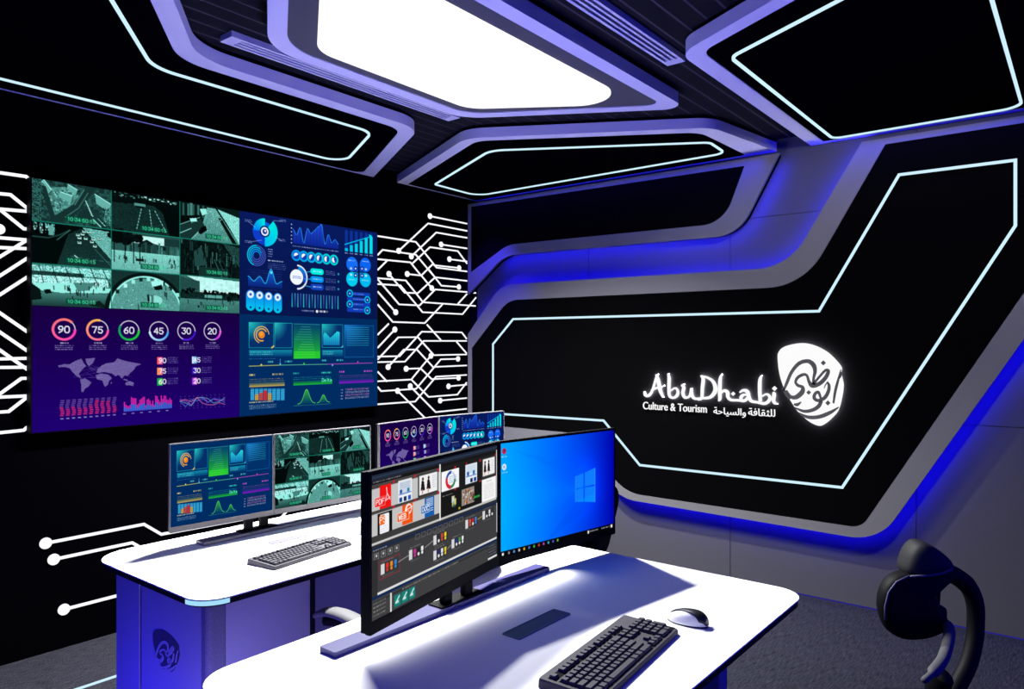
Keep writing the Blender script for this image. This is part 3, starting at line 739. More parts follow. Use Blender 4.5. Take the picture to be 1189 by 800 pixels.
# ---- blue infographic
def paint_blue():
    P = Pt(UW, UH, RES, (8, 26, 92)); q = q_map(VYM, VY1, VZM, VZ1, 270, 230, 4.0)
    P.A *= (1 - 0.18 * (P.Y / UH))[..., None]
    cy, b1, b2 = (0, 235, 225), (0, 130, 245), (15, 60, 200)
    x, y = q(150, 155); r = 16.5
    P.ring(x, y, r, 17, b2, 180, 275); P.ring(x, y, r - 1, 16, b1, 270, 360, c2=cy); P.ring(x, y, r - 5, 12, (0, 100, 220), 0, 40); P.ring(x, y, r + 1, 19, cy, 40, 180, c2=(0, 190, 240))
    P.disc(x, y, 10.5, (8, 26, 100)); P.disc(x, y, 7.8, (240, 248, 255)); P.disc(x, y, 5, (30, 50, 150)); P.disc(x + 1, y - 1, 2, (255, 255, 255))
    for a, b in (((72, 108), (105, 135)), ((232, 108), (190, 105)), ((228, 198), (200, 180)), ((72, 205), (135, 195))):
        P.line([q(*a), q(*b)], 0.8, (170, 200, 255), 0.7); X, Y = q(*a); P.fake(X - 6, Y - 3, X + 8, 2, (190, 215, 255), 2.6, 1.0, 0.8, int(X))
    x, y = q(112, 266)
    for k, rad in enumerate((18, 14.5, 11, 7.5)): P.ring(x, y, rad, 1.6, (70, 90, 190)); P.ring(x, y, rad, 2.0, (0, 200 - 20 * k, 235), 200 + 20 * k, 360 + 30 * k)
    X, Y = q(165, 235); P.fake(X, Y, X + 10, 4, (170, 195, 255), 4.2, 1.3, 0.9, 5); P.fake(X, Y + 20, X + 34, 1, (210, 225, 255), 3, 2, 1, 6); P.fake(X, Y + 26, X + 38, 4, (120, 140, 220), 3, 1, 0.7, 7)
    P.fake(q(78, 330)[0], q(78, 330)[1], q(232, 330)[0], 9, (60, 90, 190), 4.2, 0.7, 0.7, 9)
    def area(x0, x1, y0, hs, c, c2, edge):
        n = 60; pts = []
        for k in range(n + 1):
            u = k / n * (len(hs) - 1); i = min(int(u), len(hs) - 2); f = u - i; f = f * f * (3 - 2 * f)
            pts.append((x0 + (x1 - x0) * k / n, y0 - (hs[i] * (1 - f) + hs[i + 1] * f)))
        P.poly(pts + [(x1, y0), (x0, y0)], c, 0.95, c2); P.line(pts, 1.2, edge)
    a, b = q(72, 408), q(230, 412); area(a[0], b[0], a[1], (18, 10, 19, 7, 34, 8, 13), (20, 110, 230), (10, 35, 120), (40, 190, 255)); X, Y = q(180, 345); P.disc(X, Y, 2.6, (90, 230, 255))
    a, b = q(280, 212), q(492, 235); area(a[0], b[0], (a[1] + b[1]) / 2, (27, 17, 32, 3, 32, 23, 30, 38, 44, 6, 26, 11, 18, 10), (35, 80, 225), (14, 40, 150), (40, 140, 255))
    for k in range(14):
        X = a[0] + (b[0] - a[0]) * k / 14; P.rect(X, b[1] - 42, X + 2.4, a[1] - 1, (8, 26, 110), 0.28)
    P.fake(a[0], a[1] + 3, b[0], 1, (180, 200, 255), 3, 1.6, 0.8, 13)
    for k in range(6): X, Y = q(274, 122 + k * 17); P.rect(X - 1, Y - 1, X + 1, Y + 1, (190, 210, 255))
    for k in range(6):
        X, Y = q(296 + k * 35, 266 + k * 4.2); P.disc(X, Y, 10.5, (0, 150 + 14 * k, 240 - 5 * k)); P.disc(X, Y, 7, (16, 60, 170)); P.ring(X, Y, 2.6, 5.2, (245, 250, 255), 250 - 20 * k, 420 - 60 * (k / 5))
    X, Y = q(298, 366); P.ring(X + 1, Y, 22, 3, (235, 245, 255), 0, 180); P.ring(X + 1, Y, 18, 6, (0, 150, 240), 10, 120, c2=b2); P.disc(X, Y, 14.5, (245, 250, 255)); P.fake(X - 9, Y - 2, X + 10, 2, (70, 100, 200), 3, 1.6, 1, 3)
    for k, c in enumerate((cy, (0, 150, 240), (15, 70, 190))):
        a = q(362, 340 + 36 * k); P.line([q(335, 345 + 30 * k), a], 1, (60, 190, 255)); P.rect(a[0], a[1] - 6.5, a[0] + 31, a[1] + 5, c, 1, 5.5); P.fake(a[0] + 6, a[1] - 2, a[0] + 26, 1, (225, 245, 255), 3, 2, 0.8, k)
        P.fake(a[0] + 36, a[1] - 4, a[0] + 60, 3, (130, 150, 225), 3, 1.1, 0.8, 20 + k); P.disc(a[0] + 67, a[1], 2.2, (30, 150, 170))
    for k in range(17):
        a = q(277 + k * 13.3, 440 + k * 0.9); c = ((50, 110, 200), (60, 160, 190), (90, 110, 190))[k % 3]; P.rect(a[0] - 1.2, a[1], a[0] + 1.2, a[1] + 26, c, 0.9, 0, (20, 60, 150) if k % 2 else (40, 190, 200))
    a = q(320, 524); P.fake(a[0], a[1] - 2.5, a[0] + 30, 1, (170, 190, 240), 3, 2.6, 0.8, 31); P.disc(a[0] + 36, a[1] - 1, 2.6, (255, 255, 255)); P.fake(a[0] + 41, a[1] - 3, a[0] + 62, 1, (245, 250, 255), 3, 3.4, 1, 32)
    for k in range(4):
        a = q(84 + k * 42, 425 + 5 * k); P.rect(a[0] - 9, a[1], a[0] + 9, a[1] + 37, (20, 120, 235), 1, 9, (0, 205, 240)); P.disc(a[0], a[1] + 8, 6.5, (225, 242, 255)); P.disc(a[0], a[1] + 8, 2.5, (40, 80, 180)); P.disc(a[0], a[1] + 31, 2, (10, 40, 130))
        if k < 3: P.disc(a[0] + 11.5, a[1] + 8.5, 2, (0, 170, 240))
    for k in range(6):
        a = q(522 + k * 23, 245 + 2.6 * k); h = (6, 13, 17, 24, 32, 36)[k]; P.rect(a[0], a[1] - 42, a[0] + 7.5, a[1], (12, 50, 150)); P.rect(a[0], a[1] - h, a[0] + 7.5, a[1], (0, 190 + 8 * k, 235)); P.fake(a[0], a[1] + 3, a[0] + 8, 1, (210, 225, 255), 3, 1.8, 0.8, k)
    a, b = q(522, 215), q(640, 180); P.line([a, b], 2, (0, 190, 240)); P.poly([(b[0] + 4, b[1] - 2.5), (b[0] - 4, b[1] - 4), (b[0] - 1, b[1] + 5)], (0, 225, 240))
    for k, (sx, sy, c) in enumerate(((-1, -1, (20, 110, 245)), (1, -1, (10, 100, 240)), (-1, 1, (0, 205, 240)), (1, 1, (0, 185, 240)))):
        a = q(586 + sx * 31, 343 + sy * 35 + 2 * sx); P.disc(a[0], a[1], 14.5, c); P.rect(a[0] - (12 if sx < 0 else 14.5) + (12 if sx < 0 else 0), a[1] + (0 if sy < 0 else -14), a[0] + (14.5 if sx < 0 else 0), a[1] + (14 if sy < 0 else 0), c)
        P.rect(a[0] + (5 if sx < 0 else -13), a[1] + (4 if sy < 0 else -13), a[0] + (13 if sx < 0 else -5), a[1] + (13 if sy < 0 else -4), (14, 50, 160)); P.disc(a[0] - sx * 9, a[1] - sy * 8.5, 1.6, (255, 255, 255)); P.fake(a[0] - 9, a[1] - 4 + 4 * sy, a[0] + 8, 1, (230, 245, 255), 3, 1.8, 0.8, k + 40)
        P.rect(a[0] - sx * -2 - 3, a[1] - sy * 9 - 2, a[0] - sx * -2 + 2, a[1] - sy * 9 + 2, (225, 240, 255), 0.8)
    for k in range(4):
        a = q(532, 442 + k * 24); b = q(640, 448 + k * 25); P.rect(a[0], a[1] - 4, b[0], b[1] + 4, (16, 60, 180), 1, 3); P.fake(a[0] + 16, a[1] - 1, b[0] - 18, 1, (150, 180, 250), 3, 1.6, 0.9, 50 + k)
        X = a[0] + 7 if k % 2 == 0 else b[0] - 8; P.disc(X, (a[1] + b[1]) / 2, 8, (0, 190, 235)); P.disc(X, (a[1] + b[1]) / 2, 5.4, (12, 40, 130)); P.disc(X, (a[1] + b[1]) / 2, 2, (150, 200, 255))
    return P

# ---- purple analytics
def paint_purple():
    P = Pt(UW, UH, RES, (25, 0, 78)); q = q_map(VY0, VYM, VZ0, VZM, 0, 350, 4.0)
    t = (P.Y / UH)[..., None]; P.A = (np.array((24, 0, 66)) * (1 - t) + np.array((30, 0, 112)) * t) / 255.0
    rings = [(298, 130, '90', 45, 405, (255, 60, 190), (255, 130, 110)), (454, 132, '75', 90, 375, (255, 80, 180), (255, 190, 80)), (600, 134, '60', 90, 300, (30, 215, 40), (20, 150, 110)),
             (738, 137, '45', 95, 265, (60, 160, 245), (225, 245, 255)), (866, 137, '30', 90, 205, (60, 20, 190), (80, 30, 220)), (986, 138, '20', 85, 160, (255, 110, 220), (190, 50, 230))]
    for i, (cx, cy, s, a0, a1, c, c2) in enumerate(rings):
        X, Y = q(cx, cy); r = 14.6
        P.ring(X, Y, r, 1.3, (225, 220, 240))
        if i == 0: P.ring(X, Y, r, 3.4, c, 90, 405, c2=c2)
        else: P.ring(X, Y, r, 3.2, c, a0, a1, c2=c2)
        P.text(s, X - 7.5, Y - 4.6, 9.2, (245, 245, 255), 1.5)
        P.fake(X - 5, Y + 19, X + 6, 1, (220, 215, 245), 3, 1.6, 0.9, 3 * i); P.fake(X - 12, Y + 23, X + 13, 3, (170, 160, 215), 2.8, 1.2, 0.8, 3 * i + 1)
    land = [[(270, 298), (300, 290), (322, 292), (350, 276), (378, 265), (388, 285), (400, 298), (378, 320), (366, 335), (374, 352), (384, 362), (352, 342), (335, 325), (325, 310), (300, 303), (275, 305)],
            [(398, 266), (442, 262), (432, 285), (412, 300), (402, 285)], [(372, 362), (395, 356), (425, 375), (410, 395), (396, 402), (386, 421), (377, 416), (378, 386)],
            [(450, 330), (452, 316), (472, 298), (490, 288), (530, 282), (546, 264), (580, 276), (656, 290), (632, 300), (622, 316), (606, 330), (592, 345), (578, 342), (566, 358), (552, 340), (536, 346), (520, 334), (500, 330), (480, 326), (462, 330)],
            [(445, 342), (470, 333), (505, 340), (520, 356), (508, 366), (500, 386), (488, 396), (480, 380), (475, 366), (450, 360)], [(582, 378), (600, 369), (622, 376), (618, 391), (600, 388), (582, 387)], [(575, 358), (596, 364), (590, 368), (574, 363)], [(514, 376), (520, 372), (517, 386)]]
    for l in land: P.poly([q(*p) for p in l], (108, 92, 158))
    P.noise(*q(270, 262), *q(656, 420), 0.10, 0.8)
    for k in range(12): P.line([q(random.randint(330, 500), random.randint(280, 380)), q(random.randint(400, 640), random.randint(280, 380))], 0.5, (150, 140, 200), 0.35)
    for k, (s, c, c2) in enumerate((('90', (255, 90, 90), (255, 100, 190)), ('75', (255, 150, 70), (255, 120, 160)), ('60', (20, 160, 90), (40, 210, 50)), ('45', (230, 245, 255), (60, 160, 240)), ('30', (70, 20, 210), (40, 10, 150)), ('20', (150, 40, 240), (255, 120, 210)))):
        X, Y = q(730 + (162 if k > 2 else 0), 274 + 49 * (k % 3) - (3 if k > 2 else 0)); P.rect(X, Y - 5.5, X + 8.5, Y + 6, c, 1, 0, c2, True); P.text(s, X + 3, Y - 3.4, 7, (250, 250, 255), 1.2); P.fake(X + 17, Y - 5, X + 34, 4, (140, 130, 200), 2.8, 1, 0.8, 60 + k)
    r = random.Random(4)
    for k in range(10):
        a = q(288 + k * 27, 532 - k * 2); h = r.uniform(8, 20)
        for j in range(9): P.rect(a[0] - 2.6 + 0.8 * math.sin(j), a[1] - 2.7 * j - 2, a[0] + 2.4 + 0.8 * math.sin(j), a[1] - 2.7 * j - 0.4, (235, 50, 120) if 2.7 * j < h else (110, 80, 160), 0.85)
        P.rect(a[0] - 2, a[1] + 3, a[0] + 2, a[1] + 4.4, (150, 140, 210))
    for k in range(34):
        a = q(578 + k * 6.6, 510 - k * 0.5); h = r.uniform(6, 23); P.rect(a[0] - 0.9, a[1] - h, a[0] + 0.8, a[1] - h * 0.5, (215, 40, 170)); P.rect(a[0] - 0.9, a[1] - h * 0.5, a[0] + 0.8, a[1], (70, 110, 225))
        if k % 6 == 0: P.rect(a[0] - 2, a[1] + 3, a[0] + 2, a[1] + 4.2, (150, 140, 210))
    for c in ((200, 80, 220), (70, 120, 230), (90, 190, 200), (220, 120, 150)):
        P.line([q(836 + k * 26, 470 - k * 1.5 + r.uniform(-22, 20)) for k in range(9)], 1.0, c, 0.8)
    for k in range(11):
        for j in range(6): X, Y = q(838 + k * 20, 440 + j * 11 - k); P.rect(X, Y, X + 0.9, Y + 0.9, (170, 160, 220), 0.6)
    return P

# ---- teal dashboard
def paint_teal():
    P = Pt(UW, UH, RES, (0, 44, 98)); q = q_map(VYM, VY1, VZ0, VZM, 275, 365, 6.667)
    def glass(x0, y0, x1, y1, c, c2, cut=None):
        a, b = q(x0, y0), q(x1, y1); P.rect(a[0], a[1], b[0], b[1], c2, 0.55)
        sl = P.win(a[0], a[1], b[0], b[1], 0); t = np.clip(1 - np.hypot((P.X[sl] - a[0]) / (b[0] - a[0]), (P.Y[sl] - a[1]) / (b[1] - a[1])) * 1.3, 0, 1); P.put(sl, t * 0.9, c)
        P.frame(a[0], a[1], b[0], b[1], 0.9, c, 0.7)
    tq, dk = (40, 215, 205), (8, 50, 110)
    glass(95, 62, 285, 258, tq, dk); glass(294, 66, 428, 258, tq, dk)
    X, Y = q(192, 158); P.ring(X, Y, 15, 1.5, (240, 190, 110), 200, 445); P.ring(X, Y, 11, 2.0, (250, 180, 60), 160, 420); P.disc(X, Y, 6.6, (235, 130, 30)); P.disc(X - 1, Y - 2, 4, (255, 180, 60), 0.6)
    a, b = q(440, 66), q(645, 340); P.rect(a[0], a[1], b[0], b[1], (5, 60, 110), 1, 0, (30, 190, 50)); P.rect(a[0], b[1] - 14, b[0], b[1], (40, 205, 40), 0.8)
    for k in range(14):
        Y = a[1] + (b[1] - a[1]) * k / 14; P.line([(a[0] + (k * 37 % 20), Y + 2), (b[0] - (k * 23 % 24), Y + 2)], 0.8, (70, 190, 170) if k < 8 else (110, 235, 120), 0.7)
    glass(660, 76, 820, 256, tq, dk)
    a, b = q(668, 238), q(795, 238); P.poly([(a[0], a[1]), (a[0], a[1] - 20), q(682, 138), q(724, 182), q(776, 132), (b[0], b[1] - 26), (b[0], b[1])], (40, 225, 235), 1, (20, 120, 180))
    for k in range(8): X = a[0] + (b[0] - a[0]) * k / 8; P.rect(X, a[1] - 30, X + 0.7, a[1], (10, 70, 130), 0.6)
    glass(833, 82, 1058, 328, (30, 130, 215), (4, 52, 112))
    for k in range(9): P.line([q(852, 102 + k * 17), q(1022, 102 + k * 17)], 0.9, (50, 190, 210), 0.75)
    for x0, x1, yy in ((95, 428, 275), (660, 820, 275)):
        a, b = q(x0, yy), q(x1, yy + 50); P.rect(a[0], a[1], b[0], b[1], (20, 150, 175), 0.9, 0, (4, 60, 115)); P.fake(a[0] + 2, a[1] + 3, a[0] + (b[0] - a[0]) * 0.55, 2, (90, 225, 225), 4, 1.8, 0.8, x0)
    P.line([q(285, 245), q(270, 258)], 2.2, (240, 200, 90)); P.line([q(822, 245), q(810, 256)], 1.8, (60, 200, 240))
    P.fake(*q(95, 342), q(300, 342)[0], 1, (70, 150, 200), 3, 0.9, 0.7, 2); P.fake(*q(240, 360), q(286, 360)[0], 1, (90, 220, 220), 3, 3, 0.9, 3); P.fake(*q(372, 358), q(428, 358)[0], 1, (90, 220, 220), 3, 3, 0.9, 4); P.fake(*q(660, 350), q(694, 350)[0], 1, (90, 220, 220), 3, 3, 0.9, 5); P.fake(*q(772, 348), q(822, 348)[0], 1, (90, 220, 220), 3, 3, 0.9, 6)
    P.line([q(95, 400), q(330, 392)], 1.1, (190, 200, 90)); P.line([q(330, 392), q(700, 385)], 1.1, (90, 190, 150)); P.line([q(700, 385), q(1050, 375)], 1.3, (170, 70, 190))
    for x, y, c in ((190, 390, (240, 210, 80)), (336, 384, (80, 190, 240)), (520, 380, (60, 210, 60)), (740, 392, (120, 190, 240)), (937, 368, (210, 70, 190))): X, Y = q(x, y); P.disc(X, Y, 1.7, c)
    P.line([q(336, 345), q(336, 384)], 0.7, (90, 190, 230))
    for x0, x1, yt, c, d in ((97, 370, 462, (240, 215, 120), (200, 170, 80)), (438, 738, 450, (60, 225, 190), (30, 190, 50)), (792, 1058, 438, (215, 80, 220), (140, 20, 200))):
        a = q(x0, yt); b = q(x1, yt); P.fake(a[0], a[1], a[0] + 13, 1, c, 3, 3, 1, x0); P.fake(b[0] - 26, b[1] - 2, b[0] - 3, 1, c, 3, 3, 1, x0 + 1); P.fake(a[0], a[1] + 9, b[0] - 2, 3, c, 3.4, 0.9, 0.6, x0 + 2)
        g0, g1 = q(x0, yt + 62), q(x1, yt + 102); P.rect(g0[0], g0[1] - 4, g1[0], g0[1] + 8, (0, 44, 98), 0, 0); P.rect(g0[0], g0[1], g1[0], g0[1] + 9, (0, 50, 98), 1, 0, d)
    X, Y = q(660, 496); P.text('Delta', X, Y, 6, (90, 255, 190), 1.1)
    for k in range(8):
        a, b = q(107 + k * 33.5, 574), q(134 + k * 33.5, 662); P.rect(a[0], a[1], b[0], b[1], (50, 165, 215)); h = (0, 0.5, 0.65, 0.85, 0.6, 0, 0, 0)[k]
        c = ((0, 0, 0), (205, 160, 60), (205, 70, 60), (200, 45, 50), (205, 160, 60), (0, 0, 0), (0, 0, 0), (0, 0, 0))[k]
        if h: P.rect(a[0], b[1] - (b[1] - a[1]) * h, b[0], b[1], c)
        for j in range(6): P.rect(a[0] + 1 + j % 3, a[1] + 1 + j * 3.6, b[0] - 2, a[1] + 2.2 + j * 3.6, (10, 60, 110), 0.5)
    a = q(95, 690); P.fake(a[0], a[1] - 3, a[0] + 50, 1, (240, 225, 180), 3, 2, 1, 70); P.fake(a[0], a[1] + 3, a[0] + 56, 3, (140, 170, 200), 2.8, 1.5, 0.8, 71)
    def bell(cx, w, h, y0):
        pts = [(cx - w + 2 * w * k / 24, y0 - h * math.exp(-((k - 12) / 5.2) ** 2)) for k in range(25)]; P.poly(pts + [(cx + w, y0), (cx - w, y0)], (60, 190, 60), 0.85, (4, 60, 100)); P.line(pts, 1, (90, 230, 90))
    X, Y = q(540, 688); bell(X, 20, 27, Y); X, Y = q(670, 684); bell(X, 15, 15, Y - 1); P.line([q(440, 706), q(730, 690)], 0.6, (70, 170, 130), 0.8)
    for k in range(4):
        a = q(805, 584 + k * 23); P.fake(a[0], a[1] - 1, a[0] + 5, 1, (215, 190, 240), 3, 1.6, 1, 90 + k); b = q(840, 582 + k * 22); P.fake(b[0], b[1] - 2, b[0] + 62, 2, (205, 190, 220) if k % 2 else (225, 130, 190), 2.0, 1.0, 0.9, 80 + k)
    return P

ME_CCTV, ME_BLUE, ME_PURPLE, ME_TEAL = [f().mesh(n) for f, n in ((paint_cctv, 'camera_grid'), (paint_blue, 'blue_charts'), (paint_purple, 'purple_charts'), (paint_teal, 'teal_charts'))]

# ------------------------------------------------------------------ video wall
vw = thing('video_wall', 'large four-picture video wall glowing on the black left wall', 'video wall', (XV, VY0, VZ0), math.pi / 2)
W_, H_ = VY1 - VY0, VZ1 - VZ0
bm = bmesh.new(); box(bm, -0.004, 0.002, -0.004, W_ + 0.004, XV - XL - 0.001, H_ + 0.004, 0.002); obj('housing', bm, 'plastic', vw)
for me, (a, b, c, d), lab in ((ME_CCTV, (VY0, VYM, VZM, VZ1), 'nine green surveillance pictures'), (ME_BLUE, (VYM, VY1, VZM, VZ1), 'blue chart display'),
                              (ME_PURPLE, (VY0, VYM, VZ0, VZM), 'purple world map display'), (ME_TEAL, (VYM, VY1, VZ0, VZM), 'teal gauge display')):
    s = link('screen', me, None, vw); s.location = (a - VY0 + 0.001, 0.0, c - VZ0 + 0.001); s.scale = (b - a - 0.002, 1, d - c - 0.002); s['label'] = lab

# ------------------------------------------------------------------ circuit light lines on the left wall
def circuit(label, traces, w=0.0105, r=0.021, face=XL + 0.006):
    t = thing('circuit_light', label, 'wall light')
    for pts, dots in traces:
        path = [on_x(x, y, face) for x, y in pts]
        bm = bmesh.new(); ribbon(bm, path, w, XL + 0.0005, face, T_wall_l)
        for dx, dy in dots:
            c = on_x(dx, dy, face)
            prism(bm, [[(c[0] + r * math.cos(k * math.pi / 10), c[1] + r * math.sin(k * math.pi / 10)) for k in range(20)]], XL + 0.0005, face + 0.001, T_wall_l)
        obj('light_trace', bm, 'circuit', t)
    return t
a9 = lambda oy: (lambda *p: [(435 + p[i] / 9.908, oy + p[i + 1] / 9.908) for i in range(0, len(p), 2)])
A, B_, D_, E_ = a9(240), a9(310), a9(370), a9(420)
circuit('white circuit light lines on the black wall between video wall and corner', [
    (A(640, 108, 1066, 195), A(640, 108)), (A(280, 508, 618, 192, 1066, 278), A(280, 508)), (A(425, 572, 712, 296, 1066, 358), A(425, 572)),
    (A(768, 434, 1066, 480), A(768, 434)), (A(435, 655, 640, 465, 960, 510, 1066, 655), ()), (A(863, 603, 1066, 630), A(863, 603)),
    (A(38, 337, 478, 405, 715, 700, 1066, 745), ()), (A(38, 555, 95, 496, 478, 552, 690, 805), ()), (B_(620, 20, 772, 215, 972, 230), B_(972, 230)),
    (A(38, 603, 415, 640, 535, 790), ()), (A(38, 727, 155, 612), ()), (B_(535, 92, 660, 243), B_(660, 243)), (B_(378, 80, 540, 98, 680, -42), B_(378, 80)), (A(680, 672, 975, 705), A(975, 705)),
    (B_(168, 80, 350, 296, 500, 300, 700, 118, 1066, 160), B_(168, 80)), (B_(38, 128, 362, 155, 560, 405, 1165, 448), ()), (B_(38, 196, 300, 212, 555, 520, 1015, 542, 1170, 350), ()),
    (B_(38, 140, 285, 430, 520, 442, 700, 258, 1066, 288), ()), (B_(38, 282, 245, 520), B_(245, 520)), (B_(38, 432, 212, 632, 580, 645, 785, 428), ()), (B_(960, 425, 1066, 310), ()), (B_(1135, 298, 1168, 298), ()),
    (D_(38, 185, 165, 58), ()), (D_(38, 335, 235, 125), D_(235, 125)), (D_(605, 68, 768, 250), ()),
    (D_(38, 470, 275, 215, 500, 213, 685, 420, 1062, 412), ()), (D_(38, 436, 290, 432, 545, 150, 1005, 158, 1062, 232), ()), (D_(38, 500, 352, 494, 568, 256, 1062, 256), ()),
    (D_(158, 556, 340, 356, 490, 356, 675, 556, 1062, 538), D_(158, 556)), (D_(945, 265, 1062, 400), ()), (D_(365, 577, 530, 572), D_(365, 577)),
    (E_(38, 115, 145, 228), ()), (E_(38, 225, 425, 205, 530, 75, 650, -68), E_(650, -68)), (E_(425, 205, 625, 405, 955, 378, 1062, 238), ()),
    (E_(38, 290, 78, 338, 480, 312, 765, -28, 962, -33), E_(962, -33)), (E_(530, 75, 660, 200, 968, 186), E_(968, 186)), (E_(412, 282, 705, 580, 1062, 542), E_(412, 282)), (E_(38, 490, 470, 458, 710, 172, 1062, 152), ()),
    (E_(853, 283, 1062, 264), E_(853, 283)), (E_(757, 447, 1062, 418), E_(757, 447)), (E_(267, 335, 600, 665), E_(267, 335))])
l5 = lambda *p: [(p[i] / 5.0, 190 + p[i + 1] / 5.0) for i in range(0, len(p), 2)]
l7 = lambda *p: [(p[i] / 4.7, 340 + p[i + 1] / 4.7) for i in range(0, len(p), 2)]
circuit('white circuit light lines on the black wall beyond the surveillance pictures', [
    (l5(-60, 38, 0, 52, 152, 74, 176, 96), ()), (l5(-60, 168, 62, 180, 176, 272), ()), (l5(-60, 258, 176, 278), ()), (l5(-40, 232, 18, 280, 140, 378, 176, 380), ()),
    (l5(-60, 420, 0, 430, 176, 444), ()), (l5(-60, 484, 176, 494), ()), (l5(-60, 578, 176, 432), ()), (l5(-60, 690, 176, 538), ()), (l5(-60, 800, 176, 648), ()), (l5(-60, 380, -8, 380), l5(-4, 380)),
    (l7(-50, 75, 164, 222), ()), (l7(-50, 180, 164, 326), ()), (l7(-60, 362, 164, 357), ()), (l7(-60, 408, 164, 406), ()), (l7(-60, 270, 164, 428), ()), (l7(-50, 610, 0, 552, 118, 467, 164, 466), ()),
    (l7(-60, 572, 164, 562), ()), (l7(-60, 655, 48, 648, 164, 558), ()), (l7(-60, 770, 130, 750, 164, 722), ())], 0.0145, 0.024)
g6 = lambda *p: [(40 + p[i] / 6.606, 600 + p[i + 1] / 6.606) for i in range(0, len(p), 2)]
circuit('white circuit light lines with round ends low on the black wall behind the rear desk', [
    (g6(88, 204, 842, 58, 975, 135, 1600, 20), g6(88, 204)), (g6(150, 328, 752, 200, 1000, 340), g6(150, 328)), (g6(228, 712, 700, 590), g6(228, 712)),
    ([(293, 597), (332, 588), (350, 560)], ()), ([(322, 607), (342, 583), (420, 560)], ())], 0.0145, 0.027)

# light line in the floor by the black wall
bm = bmesh.new(); box(bm, -3.425, -1.15, 0.0, -3.405, 4.0, 0.003)
tag(obj('floor_light_strip', bm, 'neon'), 'thin white light line set in the carpet beside the black wall', 'floor light')

# ------------------------------------------------------------------ desks
def rrect(x0, y0, x1, y1, r, seg=10): return fillet([(x0, y0), (x1, y0), (x1, y1), (x0, y1)], r, seg)
rear = thing('desk', 'white-topped desk under the video wall with an emblem on its end', 'desk', (-2.38, 2.2, 0))
R2 = lambda x, y: (x + 2.38, y - 2.2)
def rel(pts, ox, oy): return [(x - ox, y - oy) for x, y in pts]
bx0, bx1, by0, by1 = -2.69, -1.945, 1.05, 3.3
top = rel(rrect(bx0, by0, bx1, by1, [0.13, 0.085, 0.1, 0.1]), -2.38, 2.2)
bm = bmesh.new(); prism(bm, [top], ZD - 0.0035, ZD, T_flat); obj('desktop', bm, 'white', rear)
bm = bmesh.new(); prism(bm, [grow(top, -0.003)], ZD - 0.022, ZD - 0.0036, T_flat); obj('edge_band', bm, 'edge', rear)
cr = [p for p in top if p[0] > bx1 + 2.38 - 0.0855 and p[1] < by0 - 2.2 + 0.0855]
bm = bmesh.new(); a = offset(cr, 0.0015, False); upright(bm, offset(cr, -0.002, False), ZD - 0.017, ZD - 0.004, T_flat, False); o = obj('corner_glow', bm, 'edge_glow', rear)  # emission stands in for the bright reflection on the rounded desk edge
def pbox(name, x0, y0, z0, x1, y1, z1, m, par, ox, oy, bev=0.004):
    bm = bmesh.new(); box(bm, x0 - ox, y0 - oy, z0, x1 - ox, y1 - oy, z1, bev); return obj(name, bm, m, par)
zb = ZD - 0.0225
pbox('rear_block', -2.593, 1.10, 0.0, -2.427, 1.24, zb, 'desk_body', rear, -2.38, 2.2, 0.001)
ep = pbox('end_panel', -2.411, 1.10, 0.0, -2.036, 1.13, zb, 'desk_body', rear, -2.38, 2.2, 0.001)
pbox('end_gap_lining', -2.4265, 1.108, 0.0, -2.4115, 1.135, zb, 'black', rear, -2.38, 2.2, 0)
for z in (0.70, 0.33): pbox('indicator_light', -2.4250, 1.099, z, -2.4130, 1.1075, z + 0.016, 'tiny', rear, -2.38, 2.2, 0)
bm = bmesh.new(); prism(bm, [rel(rrect(-2.034, 1.098, -1.999, 1.156, [0.002, 0.03, 0.004, 0.002]), -2.38, 2.2)], 0.0, zb, T_flat); obj('corner_post', bm, 'post', rear)
pd = pbox('pedestal', -2.413, 1.157, 0.02, -2.006, 1.455, zb, 'desk_body', rear, -2.38, 2.2)
pbox('modesty_panel', -2.60, 1.241, 0.05, -2.58, 3.16, zb, 'desk_body', rear, -2.38, 2.2)
pbox('end_leg', -2.60, 3.161, 0.0, -2.02, 3.2, zb, 'desk_body', rear, -2.38, 2.2)
pbox('knee_side', -2.57, 1.46, 0.02, -2.006, 1.475, zb, 'edge', rear, -2.38, 2.2)
# emblem on the end panel, same outline as the wall sign
cx, cz = on_y(194, 755, 1.10)
px_w = 34 / F * 2.25
def eg(x, y):       # sign drawing units -> end panel, squeezed by the viewing angle alone
    q = on_y(178 + (x - 90) / 530 * 31, 730 + (y - 58) / 670 * 50, 1.10)
    return (q[0] + 2.38, q[1])
bm = bmesh.new(); prism(bm, [closed_smooth([eg(*p) for p in [(90, 190), (98, 110), (150, 75), (280, 78), (390, 130), (490, 200), (560, 270), (606, 330), (612, 400), (621, 450), (600, 540), (560, 620), (520, 680), (470, 725), (400, 722), (320, 670), (245, 600), (185, 508), (140, 420), (105, 310)]], 3)], 1.0985 - 2.2, 1.0998 - 2.2, T_wall_r)
e2 = obj('emblem', bm, 'emblem_dark', rear); 
bm = bmesh.new()
def es2(*pts): stroke(bm, [(*eg(p[0], p[1] + 60), p[2] * 0.00030) for p in pts], T_wall_r, 1.0972 - 2.2, 1.0983 - 2.2, 4)
es2((150, 440, 16), (165, 380, 24), (205, 290, 26), (265, 222, 30), (335, 204, 32), (380, 235, 36), (393, 285, 28), (378, 392, 20))
es2((378, 392, 22), (420, 340, 18), (475, 280, 20), (500, 285, 26), (480, 335, 30), (430, 385, 32), (372, 402, 36), (328, 322, 20), (255, 335, 24), (236, 372, 20), (292, 415, 26), (288, 455, 38), (240, 495, 36), (165, 440, 16))
